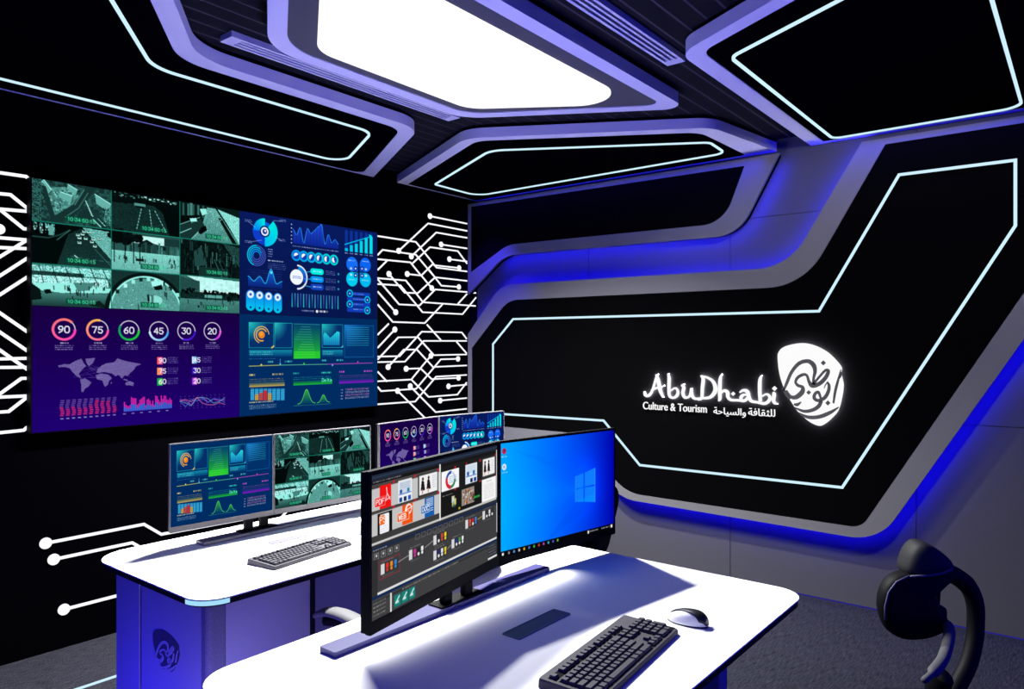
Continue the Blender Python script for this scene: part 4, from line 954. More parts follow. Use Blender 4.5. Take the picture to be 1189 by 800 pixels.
es2((440, 505, 16), (420, 455, 22), (388, 490, 26), (420, 522, 26), (480, 490, 28), (506, 400, 22), (490, 372, 12)); es2((445, 525, 26), (400, 580, 30), (300, 600, 24), (240, 575, 8))
es2((270, 610, 6), (420, 640, 30), (560, 560, 8)); es2((590, 330, 6), (560, 430, 20), (545, 520, 14))
obj('calligraphy', bm, 'desk_body', e2)

front = thing('desk', 'white-topped desk in the foreground carrying the editing screens', 'desk', (-1.09, 1.49, 0))
fx0, fx1, fy0, fy1 = -1.522, -0.665, 0.785, 2.20
top = rel(rrect(fx0, fy0, fx1, fy1, [0.10, 0.1, 0.085, 0.06]), -1.09, 1.49)
bm = bmesh.new(); prism(bm, [top], ZD - 0.0035, ZD, T_flat); obj('desktop', bm, 'white', front)
bm = bmesh.new(); prism(bm, [grow(top, -0.003)], ZD - 0.022, ZD - 0.0036, T_flat); obj('edge_band', bm, 'edge', front)
for y in (1.02, 1.672): pbox('leg_panel', -1.42, y, 0, -0.708, y + 0.05, zb, 'desk_body', front, -1.09, 1.49)
pbox('modesty_panel', -1.44, 1.071, 0.2, -1.42, 1.671, zb, 'desk_body', front, -1.09, 1.49)

# cable flaps let into the desk tops
def flap(label, x0, y0, x1, y1):
    t = thing('cable_flap', label, 'cable flap', ((x0 + x1) / 2, (y0 + y1) / 2, ZD))
    w, l = (x1 - x0) / 2, (y1 - y0) / 2
    bm = bmesh.new(); prism(bm, [rrect(-w, -l, w, l, 0.004, 3), rrect(-w + 0.003, -l + 0.003, w - 0.003, l - 0.003, 0.003, 3)], 0.0, 0.003, T_flat); obj('rim', bm, 'bar', t)
    bm = bmesh.new(); prism(bm, [rrect(-w + 0.003, -l + 0.003, w - 0.003, l - 0.003, 0.003, 3)], 0.0, 0.002, T_flat); obj('lid', bm, 'flap', t)
flap('grey rectangular cable flap between keyboard and screens on the foreground desk', -1.158, 1.404, -1.102, 1.626)
flap('grey rectangular cable flap behind the keyboard on the desk under the video wall', -2.372, 1.526, -2.330, 1.715)

# ------------------------------------------------------------------ monitors
def monitor(label, P0, P1, z0, z1, me, bezel, b_side, b_bot, group, b_top=None):
    P0, P1 = Vector(P0), Vector(P1); d = P1 - P0; w = d.length - 0.002; h = z1 - z0
    t = thing('monitor', label, 'monitor', (P0.x, P0.y, z0), math.atan2(d.y, d.x), group)
    bt = b_side if b_top is None else b_top
    bm = bmesh.new(); outer = [(0.001, 0), (w, 0), (w, h), (0.001, h)]; inner = [(b_side, b_bot), (w - b_side, b_bot), (w - b_side, h - bt), (b_side, h - bt)]
    prism(bm, [fillet(outer, 0.004, 3), inner], -0.002, 0.010, lambda a, b, hh: (a, hh, b)); obj('bezel', bm, bezel, t)
    bm = bmesh.new(); box(bm, 0.003, 0.0105, 0.002, w - 0.002, 0.026, h - 0.002, 0.003); box(bm, w * 0.25, 0.0255, h * 0.2, w * 0.75, 0.045, h * 0.75, 0.006); obj('back_cover', bm, 'plastic', t)
    s = link('screen', me, None, t); s.location = (b_side, 0.0, b_bot); s.scale = (w - 2 * b_side, 1, h - b_bot - bt)
    return t
g = 'slim monitors on the desk under the video wall'
zA, zB = 0.808, 1.122
J = Vector((-2.525, 1.66))
monitor('slim grey-edged monitor with the teal gauge display, leftmost on the rear desk', (-2.555, 1.262), J, zA, zB, ME_TEAL, 'bezel_grey', 0.004, 0.020, g)
monitor('slim grey-edged monitor with the nine surveillance pictures on the rear desk', J, (-2.485, 2.117), zA, zB, ME_CCTV, 'bezel_grey', 0.004, 0.020, g)
J2 = Vector((-2.535, 2.59))
monitor('slim grey-edged monitor with the purple map display behind the editing screen', (-2.48, 2.158), J2, zA, zB + 0.004, ME_PURPLE, 'bezel_grey', 0.004, 0.020, g)
monitor('slim grey-edged monitor with the blue chart display, furthest along the rear desk', J2, (-2.48, 3.03), zA, zB + 0.004, ME_BLUE, 'bezel_grey', 0.004, 0.020, g)

FL, FJ, FR_ = Vector((-1.30, 1.10)), Vector((-1.42, 1.709)), Vector((-1.341, 2.258))
FZ0, FZ1 = 0.803, 1.178
def plane_map(P0, P1, z0, z1, bs, bb, bt, uw, uh):
    d = (P1 - P0); w = d.length; d.normalize(); nrm = Vector((-d.y, d.x))
    def f(px, py):
        r = ray(px, py); t = nrm.dot(P0) / (nrm.x * r.x + nrm.y * r.y)
        s = (Vector((r.x * t, r.y * t)) - P0).dot(d); z = CAMZ + r.z * t
        return ((s - bs) / (w - 2 * bs) * uw, (z1 - bt - z) / (z1 - z0 - bb - bt) * uh)
    return f
def paint_editor():
    P = Pt(300, 180, 1.4, (62, 62, 64)); m = plane_map(FL, FJ, FZ0, FZ1, 0.010, 0.030, 0.010, 300, 180)
    q = lambda x, y: m(410 + x / 5.332, 470 + y / 5.332)
    p = lambda x, y: m(410 + x / 5.332, 600 + y / 5.332)
    quad = lambda f, a, b, c: P.poly([f(*a), f(b[0], a[1] + (b[1] - a[1]) * 0), f(*b), f(a[0], b[1])], c)
    def R(x0, y0, x1, y1, c, a=1.0, r=0.0, c2=None): P.rect(x0, y0, x1, y1, c, a, r, c2)
    R(0, 0, 300, 8, (34, 40, 54)); R(0, 8, 300, 13, (24, 24, 26)); R(0, 3, 300, 5, (40, 58, 82)); P.fake(4, 9, 60, 1, (190, 190, 200), 3, 1.6, 0.7, 1)
    R(0, 13, 142, 76, (196, 196, 196)); R(145, 13, 297, 84, (30, 30, 30)); R(142, 8, 145, 92, (235, 235, 232)); R(297, 8, 299, 84, (225, 225, 225))
    R(0, 13, 142, 18, (70, 66, 66)); R(0, 45, 142, 49, (70, 66, 66))
    for x, y in ((44, 15), (88, 15), (140, 15), (44, 47), (88, 47), (140, 47), (182, 18), (212, 18), (250, 18), (296, 16), (182, 50), (250, 50), (296, 50), (296, 80)): R(x - 3, y - 2, x + 1, y + 2, (200, 30, 40), 0.9)
    # document pictures
    R(16, 16, 38, 45, (238, 22, 22)); R(7, 30, 26, 41, (238, 22, 22), 1, 2); P.text('PDF', 9.5, 32.4, 6, (255, 240, 240), 1.1); P.frame(7, 30, 26, 41, 0.7, (255, 200, 200), 0.7)
    P.line([(29, 20), (30, 27), (36, 36)], 1.3, (255, 225, 225)); P.line([(30, 28), (27, 36), (36, 33)], 1.2, (255, 225, 225))
    R(52, 16, 80, 45, (240, 242, 245)); R(54, 18, 78, 33, (205, 215, 228)); R(55, 28, 60, 33, (40, 90, 170)); R(70, 28, 75, 33, (40, 130, 170)); P.line([(54, 34), (78, 34)], 1.4, (70, 110, 190)); R(54, 38, 60, 44, (20, 70, 150)); R(63, 38, 69, 44, (15, 40, 90)); R(72, 38, 78, 44, (30, 90, 180))
    P.fake(56, 20, 76, 3, (120, 140, 180), 2.6, 0.9, 0.7, 2)
    R(93, 16, 139, 45, (45, 45, 48)); R(96, 17, 137, 43, (240, 238, 238))
    def ladies(x0, y0, k=1.0):
        for dx in (0, 13):
            P.poly([(x0 + dx * k, y0 + 18), (x0 + (dx + 2) * k, y0 + 6), (x0 + (dx + 5) * k, y0 + 4), (x0 + (dx + 8) * k, y0 + 8), (x0 + (dx + 10) * k, y0 + 19)], (30, 24, 30)); P.disc(x0 + (dx + 5) * k, y0 + 3, 2.2, (60, 40, 40)); P.rect(x0 + (dx + 3) * k, y0 + 17, x0 + (dx + 5) * k, y0 + 23, (190, 120, 110))
        P.fake(x0 + 27 * k, y0 + 2, x0 + 36 * k, 6, (110, 140, 190), 3, 0.9, 0.8, 9)
    ladies(99, 19)
    R(12, 50, 40, 77, (18, 18, 18)); R(16, 52, 34, 76, (245, 245, 248), 1, 2); R(15, 53, 26, 65, (236, 110, 40), 1, 2); P.text('PS', 16.5, 55, 7.5, (255, 240, 230), 1.2); P.fake(18, 67, 32, 3, (170, 180, 200), 2.8, 0.8, 0.8, 4)
    R(60, 49, 82, 75, (240, 84, 20)); P.disc(73, 56, 7, (250, 240, 235)); P.disc(74, 56, 4.6, (240, 84, 20)); P.line([(66, 57), (81, 54)], 1.2, (250, 240, 235)); R(50, 58, 74, 69, (240, 84, 20), 1, 2); P.frame(50, 58, 74, 69, 0.8, (255, 215, 195)); P.text('WEB', 53, 60.4, 6, (255, 248, 245), 1.2)
    R(108, 49, 130, 76, (22, 92, 170)); R(100, 58, 119, 69, (22, 92, 170), 1, 2); P.frame(100, 58, 119, 69, 0.8, (200, 220, 245)); P.text('DOC', 102.5, 60.4, 6, (245, 250, 255), 1.1)
    for k in range(5): P.line([(112, 51.5 + 2.4 * k), (127, 51.5 + 2.4 * k)], 1.0, (225, 235, 250)); 
    P.line([(121, 65), (127, 65)], 1, (225, 235, 250)); P.line([(121, 68), (127, 68)], 1, (225, 235, 250))
    R(147, 20, 191, 48, (248, 248, 250)); P.ring(170, 34, 10.5, 4.5, (45, 75, 160), 270, 370); P.ring(170, 34, 10.5, 5.5, (210, 40, 60), 180, 290); P.ring(170, 34, 10.5, 4.5, (50, 130, 80), 90, 180); P.ring(170, 34, 10.5, 3, (190, 205, 225), 20, 90); P.fake(166, 29, 186, 4, (80, 140, 190), 2.8, 1.2, 0.8, 3)
    R(203, 18, 243, 50, (28, 28, 30)); R(208, 19, 240, 48, (230, 238, 245)); R(211, 21, 237, 33, (205, 220, 235)); R(212, 30, 218, 36, (40, 90, 170)); R(228, 30, 234, 36, (40, 120, 180)); P.line([(210, 37), (238, 37)], 1.4, (70, 110, 190)); R(211, 41, 218, 47, (225, 230, 240)); R(221, 41, 228, 47, (10, 30, 80)); R(231, 41, 238, 47, (20, 60, 150))
    R(254, 16, 295, 47, (60, 60, 62)); R(257, 18, 292, 44, (242, 240, 240)); ladies(259, 20, 0.85)
    R(147, 51, 253, 84, (24, 24, 25)); P.fake(150, 54, 175, 1, (190, 190, 190), 3, 1, 0.8, 6)
    for k in range(26): P.rect(172 + 9 * RNG.rand(), 58 + 15 * RNG.rand(), 175 + 9 * RNG.rand(), 62 + 14 * RNG.rand(), [(60, 150, 90), (70, 120, 190), (230, 200, 90), (220, 230, 235)][k % 4], 0.8)
    R(198, 54, 232, 78, (150, 140, 130))
    for k in range(70): x, y = 199 + 30 * RNG.rand(), 55 + 20 * RNG.rand(); P.rect(x, y, x + 3 * RNG.rand() + 1, y + 3 * RNG.rand() + 1, [(40, 34, 36), (220, 130, 60), (230, 225, 215), (90, 80, 80), (160, 60, 50)][k % 5], 0.9)
    R(232, 70, 248, 73, (40, 150, 60)); R(190, 78, 194, 81, (190, 170, 30))
    R(254, 49, 296, 84, (246, 246, 246)); P.fake(266, 53, 284, 1, (120, 120, 125), 3, 1, 0.9, 7); P.fake(260, 58, 290, 8, (150, 150, 155), 2.9, 0.9, 0.7, 8)
    R(145, 84, 297, 92, (200, 200, 198)); R(0, 76, 142, 84, (60, 60, 60)); R(0, 84, 142, 87, (205, 205, 205))
    # node canvas
    R(0, 87, 300, 96, (44, 46, 52)); R(0, 91, 300, 93, (20, 42, 82)); P.fake(4, 93, 30, 1, (200, 200, 205), 3, 1.4, 0.8, 11)
    for k in range(9): P.frame(88 + 13 * k, 94, 97 + 13 * k, 100, 0.8, (130, 130, 132), 0.7)
    for k in range(4): P.frame(6 + 13 * k, 98, 14 + 13 * k, 105, 0.8, (150, 150, 152), 0.8); P.disc(10 + 13 * k, 101, 1.6, (230, 230, 230), 0.8)
    R(0, 105, 12, 150, (48, 48, 50)); R(298, 93, 300, 140, (220, 220, 220))
    def node(x, y, cs):
        P.rect(x, y, x + 34, y + 13, (50, 50, 52)); P.fake(x + 2, y - 3, x + 26, 1, (150, 150, 150), 3, 1.0, 0.8, int(x)); P.rect(x, y, x + 7, y + 13, (215, 215, 218))
        for k, c in enumerate(cs): P.rect(x + 10 + 8 * k, y + 1, x + 15 + 8 * k, y + 7, c); P.disc(x + 12.5 + 8 * k, y + 9.5, 2.2, c if sum(c) > 300 else (230, 230, 230))
        P.fake(x + 3, y + 15, x + 24, 1, (130, 130, 130), 3, 1, 0.7, int(x) + 1)
    node(18, 114, ((225, 50, 40), (235, 140, 40), (60, 130, 200))); P.frame(15, 110, 55, 132, 0.8, (170, 40, 50), 0.9); node(74, 111, ((200, 50, 150), (40, 40, 44), (235, 235, 235))); node(128, 105, ((40, 44, 60), (210, 70, 60), (240, 210, 40)))
    node(128, 126, ((40, 44, 110), (230, 230, 225), (225, 200, 60))); node(172, 121, ((40, 50, 140), (80, 150, 60), (230, 230, 230))); node(208, 101, ((230, 80, 60), (200, 40, 50), (70, 130, 210))); node(256, 98, ((50, 50, 52), (225, 225, 225), (50, 50, 52)))
    for a, b in (((52, 120), (74, 117)), ((108, 116), (128, 111)), ((162, 131), (172, 128))): P.line([a, b], 0.9, (170, 170, 170))
    P.line([(242, 107), (256, 105)], 0.9, (200, 170, 60))
    R(12, 147, 298, 150, (222, 222, 222)); R(0, 150, 300, 154, (20, 42, 82)); R(0, 154, 300, 180, (64, 64, 66)); R(0, 157, 300, 158.5, (40, 40, 42)); P.fake(60, 156.6, 190, 1, (180, 180, 170), 3, 1.6, 0.8, 12)
    R(36, 155, 39, 180, (230, 230, 230)); P.fake(4, 158, 28, 4, (170, 170, 165), 5, 1.4, 0.7, 13)
    for k in range(3): R(44 + 15 * k, 161, 57 + 15 * k, 176, (20, 130, 120)); P.line([(47 + 15 * k, 171), (51 + 15 * k, 167), (54 + 15 * k, 164)], 2, (215, 240, 235)); P.rect(48 + 15 * k, 169, 53 + 15 * k, 172, (235, 245, 245), 0.8)
    R(272, 154, 300, 176, (52, 54, 60)); P.fake(274, 157, 296, 4, (150, 155, 165), 4.4, 1.1, 0.7, 14); R(272, 175, 299, 178, (225, 225, 225))
    return P
def paint_desktop():
    P = Pt(300, 180, 1.2, (0, 120, 255)); m = plane_map(FJ, FR_, FZ0, FZ1, 0.006, 0.022, 0.008, 300, 180)
    q = lambda x, y: m(560 + x / 4.21, 480 + y / 4.21)
    X, Y = P.X / 300, P.Y / 180
    lx, ly = q(505, 360); lx /= 300; ly /= 180
    t = np.clip(1 - X / 0.98, 0, 1) ** 0.8
    base = np.stack([0 * X, 0.02 + 0.62 * t, 0.68 + 0.34 * np.clip(t * 1.6, 0, 1)], -1)
    ang = np.arctan2(Y - ly, lx - X); beam = np.exp(-((ang + 0.0) / 0.55) ** 2) * (X < lx)
    base[..., 1] += 0.05 * beam; base[..., 1] += 0.10 * np.exp(-(((X - lx) / 0.12) ** 2 + ((Y - ly) / 0.25) ** 2)); base[..., 2] += 0.25 * np.exp(-(((X - lx) / 0.16) ** 2 + ((Y - ly) / 0.3) ** 2))
    P.A = np.clip(base, 0, 1)
    for c4 in ([(456, 308), (495, 292), (495, 358), (456, 369)], [(502, 290), (552, 266), (552, 347), (502, 357)], [(456, 374), (495, 365), (495, 430), (456, 432)], [(502, 363), (552, 354), (552, 432), (502, 431)]):
        P.poly([q(*c) for c in c4], (15, 125, 255)); 
    P.line([q(552, 268), q(552, 432)], 0.9, (90, 190, 255)); P.line([q(456, 310), q(456, 432)], 0.9, (50, 150, 255)); P.poly([q(456, 432), q(552, 390), q(552, 432)], (0, 160, 255), 0.35); P.poly([q(456, 432), q(552, 432), q(300, 640)], (0, 60, 220), 0.15); P.poly([q(150, 180), q(552, 266), q(456, 308)], (0, 90, 240), 0.12)
    P.rect(0, 171, 300, 180, (6, 6, 10)); P.rect(4, 173.5, 8, 177.5, (240, 240, 245))
    for k in range(11): P.rect(18 + 12 * k, 173.6, 22 + 12 * k, 177.6, [(150, 150, 160), (90, 160, 220), (220, 220, 225), (230, 190, 60), (60, 130, 220), (80, 190, 90), (220, 60, 50), (200, 70, 200), (60, 190, 220), (90, 90, 220), (110, 200, 90)][k], 0.9)
    P.fake(226, 174, 254, 1, (220, 220, 225), 3, 2, 0.8, 3); P.rect(222, 173, 226, 178, (235, 235, 240)); P.fake(262, 174, 288, 1, (200, 200, 205), 3, 2, 0.8, 5); P.rect(290, 172.6, 295, 178, (240, 225, 230))
    P.disc(9, 13, 5, (190, 40, 60)); P.disc(10, 12, 2, (60, 40, 120)); P.fake(3, 21, 16, 1, (220, 235, 255), 3, 1.6, 0.8, 6); P.disc(9, 38, 5, (225, 235, 245)); P.disc(9, 38, 2.4, (150, 180, 210)); P.fake(3, 46, 16, 1, (220, 235, 255), 3, 1.6, 0.8, 7)
    return P
g = 'editing screens on the foreground desk'
monitor('black monitor with the grey editing software on the foreground desk', FL, FJ, FZ0, FZ1, paint_editor().mesh('editor_picture'), 'plastic', 0.010, 0.030, g, 0.010)
monitor('black monitor with the bright blue desktop on the foreground desk', FJ, FR_, FZ0, FZ1, paint_desktop().mesh('desktop_picture'), 'plastic', 0.006, 0.022, g, 0.008)

# stands: long base bar, foot plate, two posts
def stand(label, x0, x1, y0, y1, py, px, ztop, bar_m, group=None):
    t = thing('monitor_stand', label, 'monitor stand', ((x0 + x1) / 2, (y0 + y1) / 2, ZD), 0, group)
    ox, oy = (x0 + x1) / 2, (y0 + y1) / 2
    bm = bmesh.new(); prism(bm, [rrect(x0 - ox, y0 - oy, x1 - ox, y1 - oy, 0.004, 3)], 0.0, 0.013, T_flat); obj('base_bar', bm, bar_m, t)
    bm = bmesh.new(); box(bm, px - 0.03 - ox, py[0] - 0.04 - oy, 0.0131, px + 0.022 - ox, py[1] + 0.05 - oy, 0.017, 0.001); obj('foot_plate', bm, 'plastic', t)
    for y in py:
        bm = bmesh.new(); box(bm, px - 0.012 - ox, y - 0.016 - oy, 0.0171, px + 0.008 - ox, y + 0.016 - oy, ztop - ZD, 0.003); obj('post', bm, 'plastic', t)
stand('black two-post stand on a long violet bar under the editing screens', -1.425, -1.367, 1.058, 1.90, (1.452, 1.536), -1.393, 0.802, 'acrylic')
stand('black two-post stand on a dark bar under the teal and surveillance monitors', -2.565, -2.505, 1.362, 2.126, (1.561, 1.626), -2.54, 0.807, 'bar', 'stands on the rear desk')
stand('black two-post stand on a dark bar under the purple and blue monitors', -2.565, -2.495, 2.22, 2.98, (2.53, 2.60), -2.54, 0.807, 'bar', 'stands on the rear desk')

# ------------------------------------------------------------------ keyboards
def keyboard(label, loc, rz):
    t = thing('keyboard', label, 'keyboard', loc, rz)
    L, Dp, Hh = 0.44, 0.148, 0.018
    bm = bmesh.new()     # wedge body, local X across, local Y towards the screens
    out = rrect(-L / 2, -Dp / 2, L / 2, Dp / 2, 0.006, 3)
    lo = [bm.verts.new((x, y, 0.001)) for x, y in out]; mid = [bm.verts.new((x * 0.995, y * 0.99, 0.010 + 0.006 * (y / Dp + 0.5))) for x, y in out]; hi = [bm.verts.new((x * 0.985, y * 0.97, 0.013 + 0.007 * (y / Dp + 0.5))) for x, y in out]
    n = len(out)
    for a, b in ((lo, mid), (mid, hi)):
        for i in range(n): bm.faces.new((a[i], a[(i + 1) % n], b[(i + 1) % n], b[i]))
    bm.faces.new(lo); bm.faces.new(hi); obj('case', bm, 'keybed', t)
    zt = lambda y: 0.013 + 0.007 * (y / Dp + 0.5)
    def well(x0, y0, x1, y1):
        bm = bmesh.new(); vs = [bm.verts.new((x, y, zt(y) + k)) for x, y in ((x0, y0), (x1, y0), (x1, y1), (x0, y1)) for k in (0.0001, 0.0006)]
        bm.faces.new((vs[1], vs[3], vs[5], vs[7])); bm.faces.new((vs[0], vs[2], vs[4], vs[6]))
        for i in range(4): j = (i + 1) % 4; bm.faces.new((vs[2 * i], vs[2 * j], vs[2 * j + 1], vs[2 * i + 1]))
        obj('key_well', bm, 'keygap', t)
    u = 0.0186; cache = {}
    def key(x, y, w=1.0, d=1.0):
        k = (w, d)
        if k not in cache:
            bm = bmesh.new(); hw, hd = (w * u - 0.0022) / 2, (d * u - 0.0022) / 2
            lo = [bm.verts.new((sx * hw, sy * hd, 0.0)) for sx, sy in ((-1, -1), (1, -1), (1, 1), (-1, 1))]; hi = [bm.verts.new((sx * (hw - 0.0022), sy * (hd - 0.0022) + 0.0006, 0.0062)) for sx, sy in ((-1, -1), (1, -1), (1, 1), (-1, 1))]
            bm.faces.new(hi); bm.faces.new(lo)
            for i in range(4): bm.faces.new((lo[i], lo[(i + 1) % 4], hi[(i + 1) % 4], hi[i]))
            bmesh.ops.recalc_face_normals(bm, faces=bm.faces); me = bpy.data.meshes.new('key'); bm.to_mesh(me); bm.free(); me.materials.append(M['key']); cache[k] = me
        o = link('key', cache[k], None, t); cx, cy = x + w * u / 2, y + d * u / 2
        o.location = (cx, cy, zt(cy) + 0.0007)
    x0 = -L / 2 + 0.014; y0 = -Dp / 2 + 0.010
    rows = [[1.25, 1.25, 1.25, 6.25, 1.25, 1.25, 2.5], [2.25] + [1] * 10 + [2.75], [1.75] + [1] * 11 + [2.25], [1.5] + [1] * 12 + [1.5], [1] * 13 + [2]]
    for r, ws in enumerate(rows):
        x = x0
        for w in ws: key(x, y0 + r * u, w); x += w * u
    yf = y0 + 5.45 * u
    key(x0, yf)
    for k in range(12): key(x0 + (2 + k + 0.5 * (k // 4)) * u, yf)
    xn = x0 + 15.35 * u
    for k in range(3): key(xn + k * u, y0); key(xn + k * u, y0 + 3 * u); key(xn + k * u, y0 + 4 * u); key(xn + k * u, yf)
    key(xn + u, y0 + u)
    xp = xn + 3.35 * u
    for r in range(5):
        for c in range(4):
            if (r == 0 and c in (1, 3)) or (r == 2 and c == 3): continue
            key(xp + c * u, y0 + r * u, 2.0 if (r == 0 and c == 0) else 1.0, 2.0 if (c == 3 and r == 1) else 1.0)
    for a in ((x0 - 0.001, y0 - 0.001, x0 + 15 * u + 0.001, y0 + 5 * u + 0.001), (x0 - 0.001, yf - 0.001, x0 + 15 * u + 0.001, yf + u), (xn - 0.001, y0 + 3 * u - 0.001, xn + 3 * u + 0.001, yf + u), (xn - 0.001, y0 - 0.001, xn + 3 * u + 0.001, y0 + u), (xp - 0.001, y0 - 0.001, xp + 4 * u + 0.001, y0 + 5 * u + 0.001)): well(*a)
    return t
kr = math.pi / 2 + math.radians(6)
kb = keyboard('large dark grey keyboard on the foreground desk', (-0.868, 1.457, ZD), kr)
dup(kb, 'grey keyboard below the teal and surveillance monitors on the rear desk', (-2.145, 1.52, ZD), math.pi / 2 + math.radians(7.5), None, (0.80, 0.92, 0.9))

# ------------------------------------------------------------------ mice (nose towards local -X)
def mouse(label, loc, rz):
    t = thing('computer_mouse', label, 'mouse', loc, rz)
    def shell(w, l, h, x_off=0.0, z0=0.003, n=20, k=10, cut=None):
        bm = bmesh.new(); rings = []
        for j in range(k + 1):
            v = j / k * math.pi / 2; zz = math.sin(v); s = math.cos(v)
            ring = []
            for i in range(n):
                a = 2 * math.pi * i / n; ca, sa = math.cos(a), math.sin(a)
                x = l * (ca * s ** 0.7); y = w * sa * (1 - 0.12 * ca) * s ** 0.7
                ring.append(bm.verts.new((x + x_off, y, z0 + h * zz * (0.86 + 0.22 * (x / l)))))
            rings.append(ring)
        for a, b in zip(rings, rings[1:]):
            for i in range(n): bm.faces.new((a[i], a[(i + 1) % n], b[(i + 1) % n], b[i]))
        bm.faces.new(rings[0]); bmesh.ops.remove_doubles(bm, verts=bm.verts, dist=1e-5)
        return bm
    obj('base', (lambda b: b)(shell(0.031, 0.056, 0.006, 0, 0.0)), 'mouse_black', t, True)
    obj('body', shell(0.030, 0.0545, 0.034), 'mouse_white', t, True)
    # dark spine draped over the body: wide over the palm, narrow to the nose
    bm = bmesh.new(); prev = None
    hgt = lambda x, y: 0.0045 + 0.034 * math.sqrt(max(0, 1 - min(1, (abs(x) / 0.0545) ** 2.6 + (abs(y) / 0.030) ** 2.6))) * (0.86 + 0.22 * x / 0.0545)
    top, bot = [], []
    for i in range(26):
        x = -0.046 + 0.1005 * i / 25; hw = 0.006 + 0.020 * max(0, (x + 0.020) / 0.0745) ** 0.9 if x > -0.020 else 0.006
        hw = min(hw, 0.0295 * math.sqrt(max(0.02, 1 - (abs(x) / 0.056) ** 2.6)))
        row = []
        for j in range(9):
            y = hw * (j / 4 - 1); row.append(bm.verts.new((x, y, hgt(x, y) + 0.0008)))
        if prev:
            for j in range(8): bm.faces.new((prev[j], prev[j + 1], row[j + 1], row[j]))
        prev = row
    ob = obj('top_cover', bm, 'mouse_black', t, True); so = ob.modifiers.new('thickness', 'SOLIDIFY'); so.thickness = 0.002; so.offset = 0
    bm = bmesh.new(); tube(bm, [(-0.030, -0.003, 0.0235), (-0.030, 0.003, 0.0235)], 0.006, 12); obj('scroll_wheel', bm, 'bezel_grey', t, True)
    return t
ms = mouse('white and black computer mouse right of the large keyboard', (-0.833, 1.766, ZD), 0)
dup(ms, 'white computer mouse half hidden behind the editing screen', (-2.20, 1.845, ZD), 0.1)

# ------------------------------------------------------------------ office chairs
def chair(label, loc, rz, back_top=0.905, group=None):
    """local -X is forwards"""
    t = thing('office_chair', label, 'chair', loc, rz, group)
    bm = bmesh.new(); pillow(bm, rrect(-0.22, -0.21, 0.20, 0.21, 0.09), 0.08, lambda a, b, h: (a, b, 0.44 + h), 4, 0.12); obj('seat', bm, 'chair', t, True)
    zc = (back_top + 0.58) / 2; hh = (back_top - 0.58) / 2
    bm = bmesh.new(); pillow(bm, fillet([(-0.15, -hh), (0.15, -hh), (0.20, hh), (-0.20, hh)], min(0.09, hh * 0.8)), 0.06, lambda a, b, h: (0.195 + h + 0.35 * a * a * -1 + 0.06 * b / max(hh, .01) * 0.5, a, zc + b), 4, 0.12); obj('backrest', bm, 'chair', t, True)
    bm = bmesh.new(); tube(bm, smooth_path([(0.05, 0, 0.39), (0.20, 0, 0.40), (0.232, 0, 0.52), (0.23, 0, zc)]), 0.018, 10); obj('back_bar', bm, 'chair', t, True)
    for s in (-1, 1):
        bm = bmesh.new(); tube(bm, smooth_path([(-0.17, s * 0.245, 0.605), (-0.13, s * 0.245, 0.623), (-0.05, s * 0.245, 0.63), (0.06, s * 0.245, 0.618), (0.11, s * 0.245, 0.605)]), [0.012] + [0.032] * 23 + [0.018], 12, 0.42); a = obj('armrest', bm, 'arm', t, True); a['label'] = 'grey padded armrest'
        bm = bmesh.new(); tube(bm, smooth_path([(-0.14, s * 0.245, 0.592), (-0.08, s * 0.245, 0.601), (0.02, s * 0.245, 0.60), (0.05, s * 0.245, 0.53), (0.04, s * 0.23, 0.44), (0.0, s * 0.17, 0.40), (0.0, s * 0.05, 0.39)]), 0.017, 8); obj('arm_support', bm, 'chair', t, True)
    bm = bmesh.new(); tube(bm, [(0, 0, 0.09), (0, 0, 0.40)], 0.025, 12); obj('gas_column', bm, 'chair', t)
    for k in range(5):
        a = k * 2 * math.pi / 5 + 0.3
        bm = bmesh.new(); tube(bm, [(0.02 * math.cos(a), 0.02 * math.sin(a), 0.10), (0.27 * math.cos(a), 0.27 * math.sin(a), 0.07)], [0.024, 0.014], 8); leg = obj('base_spoke', bm, 'chair', t)
        bm = bmesh.new(); tube(bm, [(0.27 * math.cos(a) - 0.018 * math.sin(a), 0.27 * math.sin(a) + 0.018 * math.cos(a), 0.027), (0.27 * math.cos(a) + 0.018 * math.sin(a), 0.27 * math.sin(a) - 0.018 * math.cos(a), 0.027)], 0.027, 12); obj('caster', bm, 'chair', leg)
    return t
ch = chair('black office chair between the two desks, its grey armrest showing', (-1.785, 1.70, 0), 0)
dup(ch, 'black office chair just past the far end of the foreground desk', (-1.80, 2.505, 0), math.radians(-4))
lc = chair('low-backed chair at the open side of the foreground desk, only its armrest showing', (-0.29, 1.47, 0), math.radians(-90), 0.76)
lc.scale = (1, 1, 1.10)

# chair by the right wall, seen from a little above
D0 = 2.25
def hc(px, py, d=D0): return ((px - CX) / F * d, CAMZ - (py - CY) / F * d)
cu0 = (1085 - CX) / F * D0
org = cam_pt(cu0, D0, 0)
hch = thing('office_chair', 'black office chair with headrest standing by the grey wall at right', 'chair', org, -TH + math.pi / 2)
RM = Matrix.Rotation(TH - math.pi / 2, 4, 'Z')
def HL(u, d, z):         # camera-aligned offsets -> chair local
    return RM @ (cam_pt(u, d, z) - org)
def hp(pts, d=D0): return [hc(x, y, d) for x, y in pts]
bm = bmesh.new(); ol = closed_smooth(hp([(1049, 664), (1051, 647), (1058, 634), (1067, 628), (1080, 632), (1094, 642), (1103, 652), (1103, 661), (1092, 667), (1070, 670)]), 4)
pillow(bm, ol, 0.10, lambda a, b, h: HL(a, D0 + 0.01 + h, b), 5, 0.35); obj('headrest', bm, 'chair_head', hch, True)
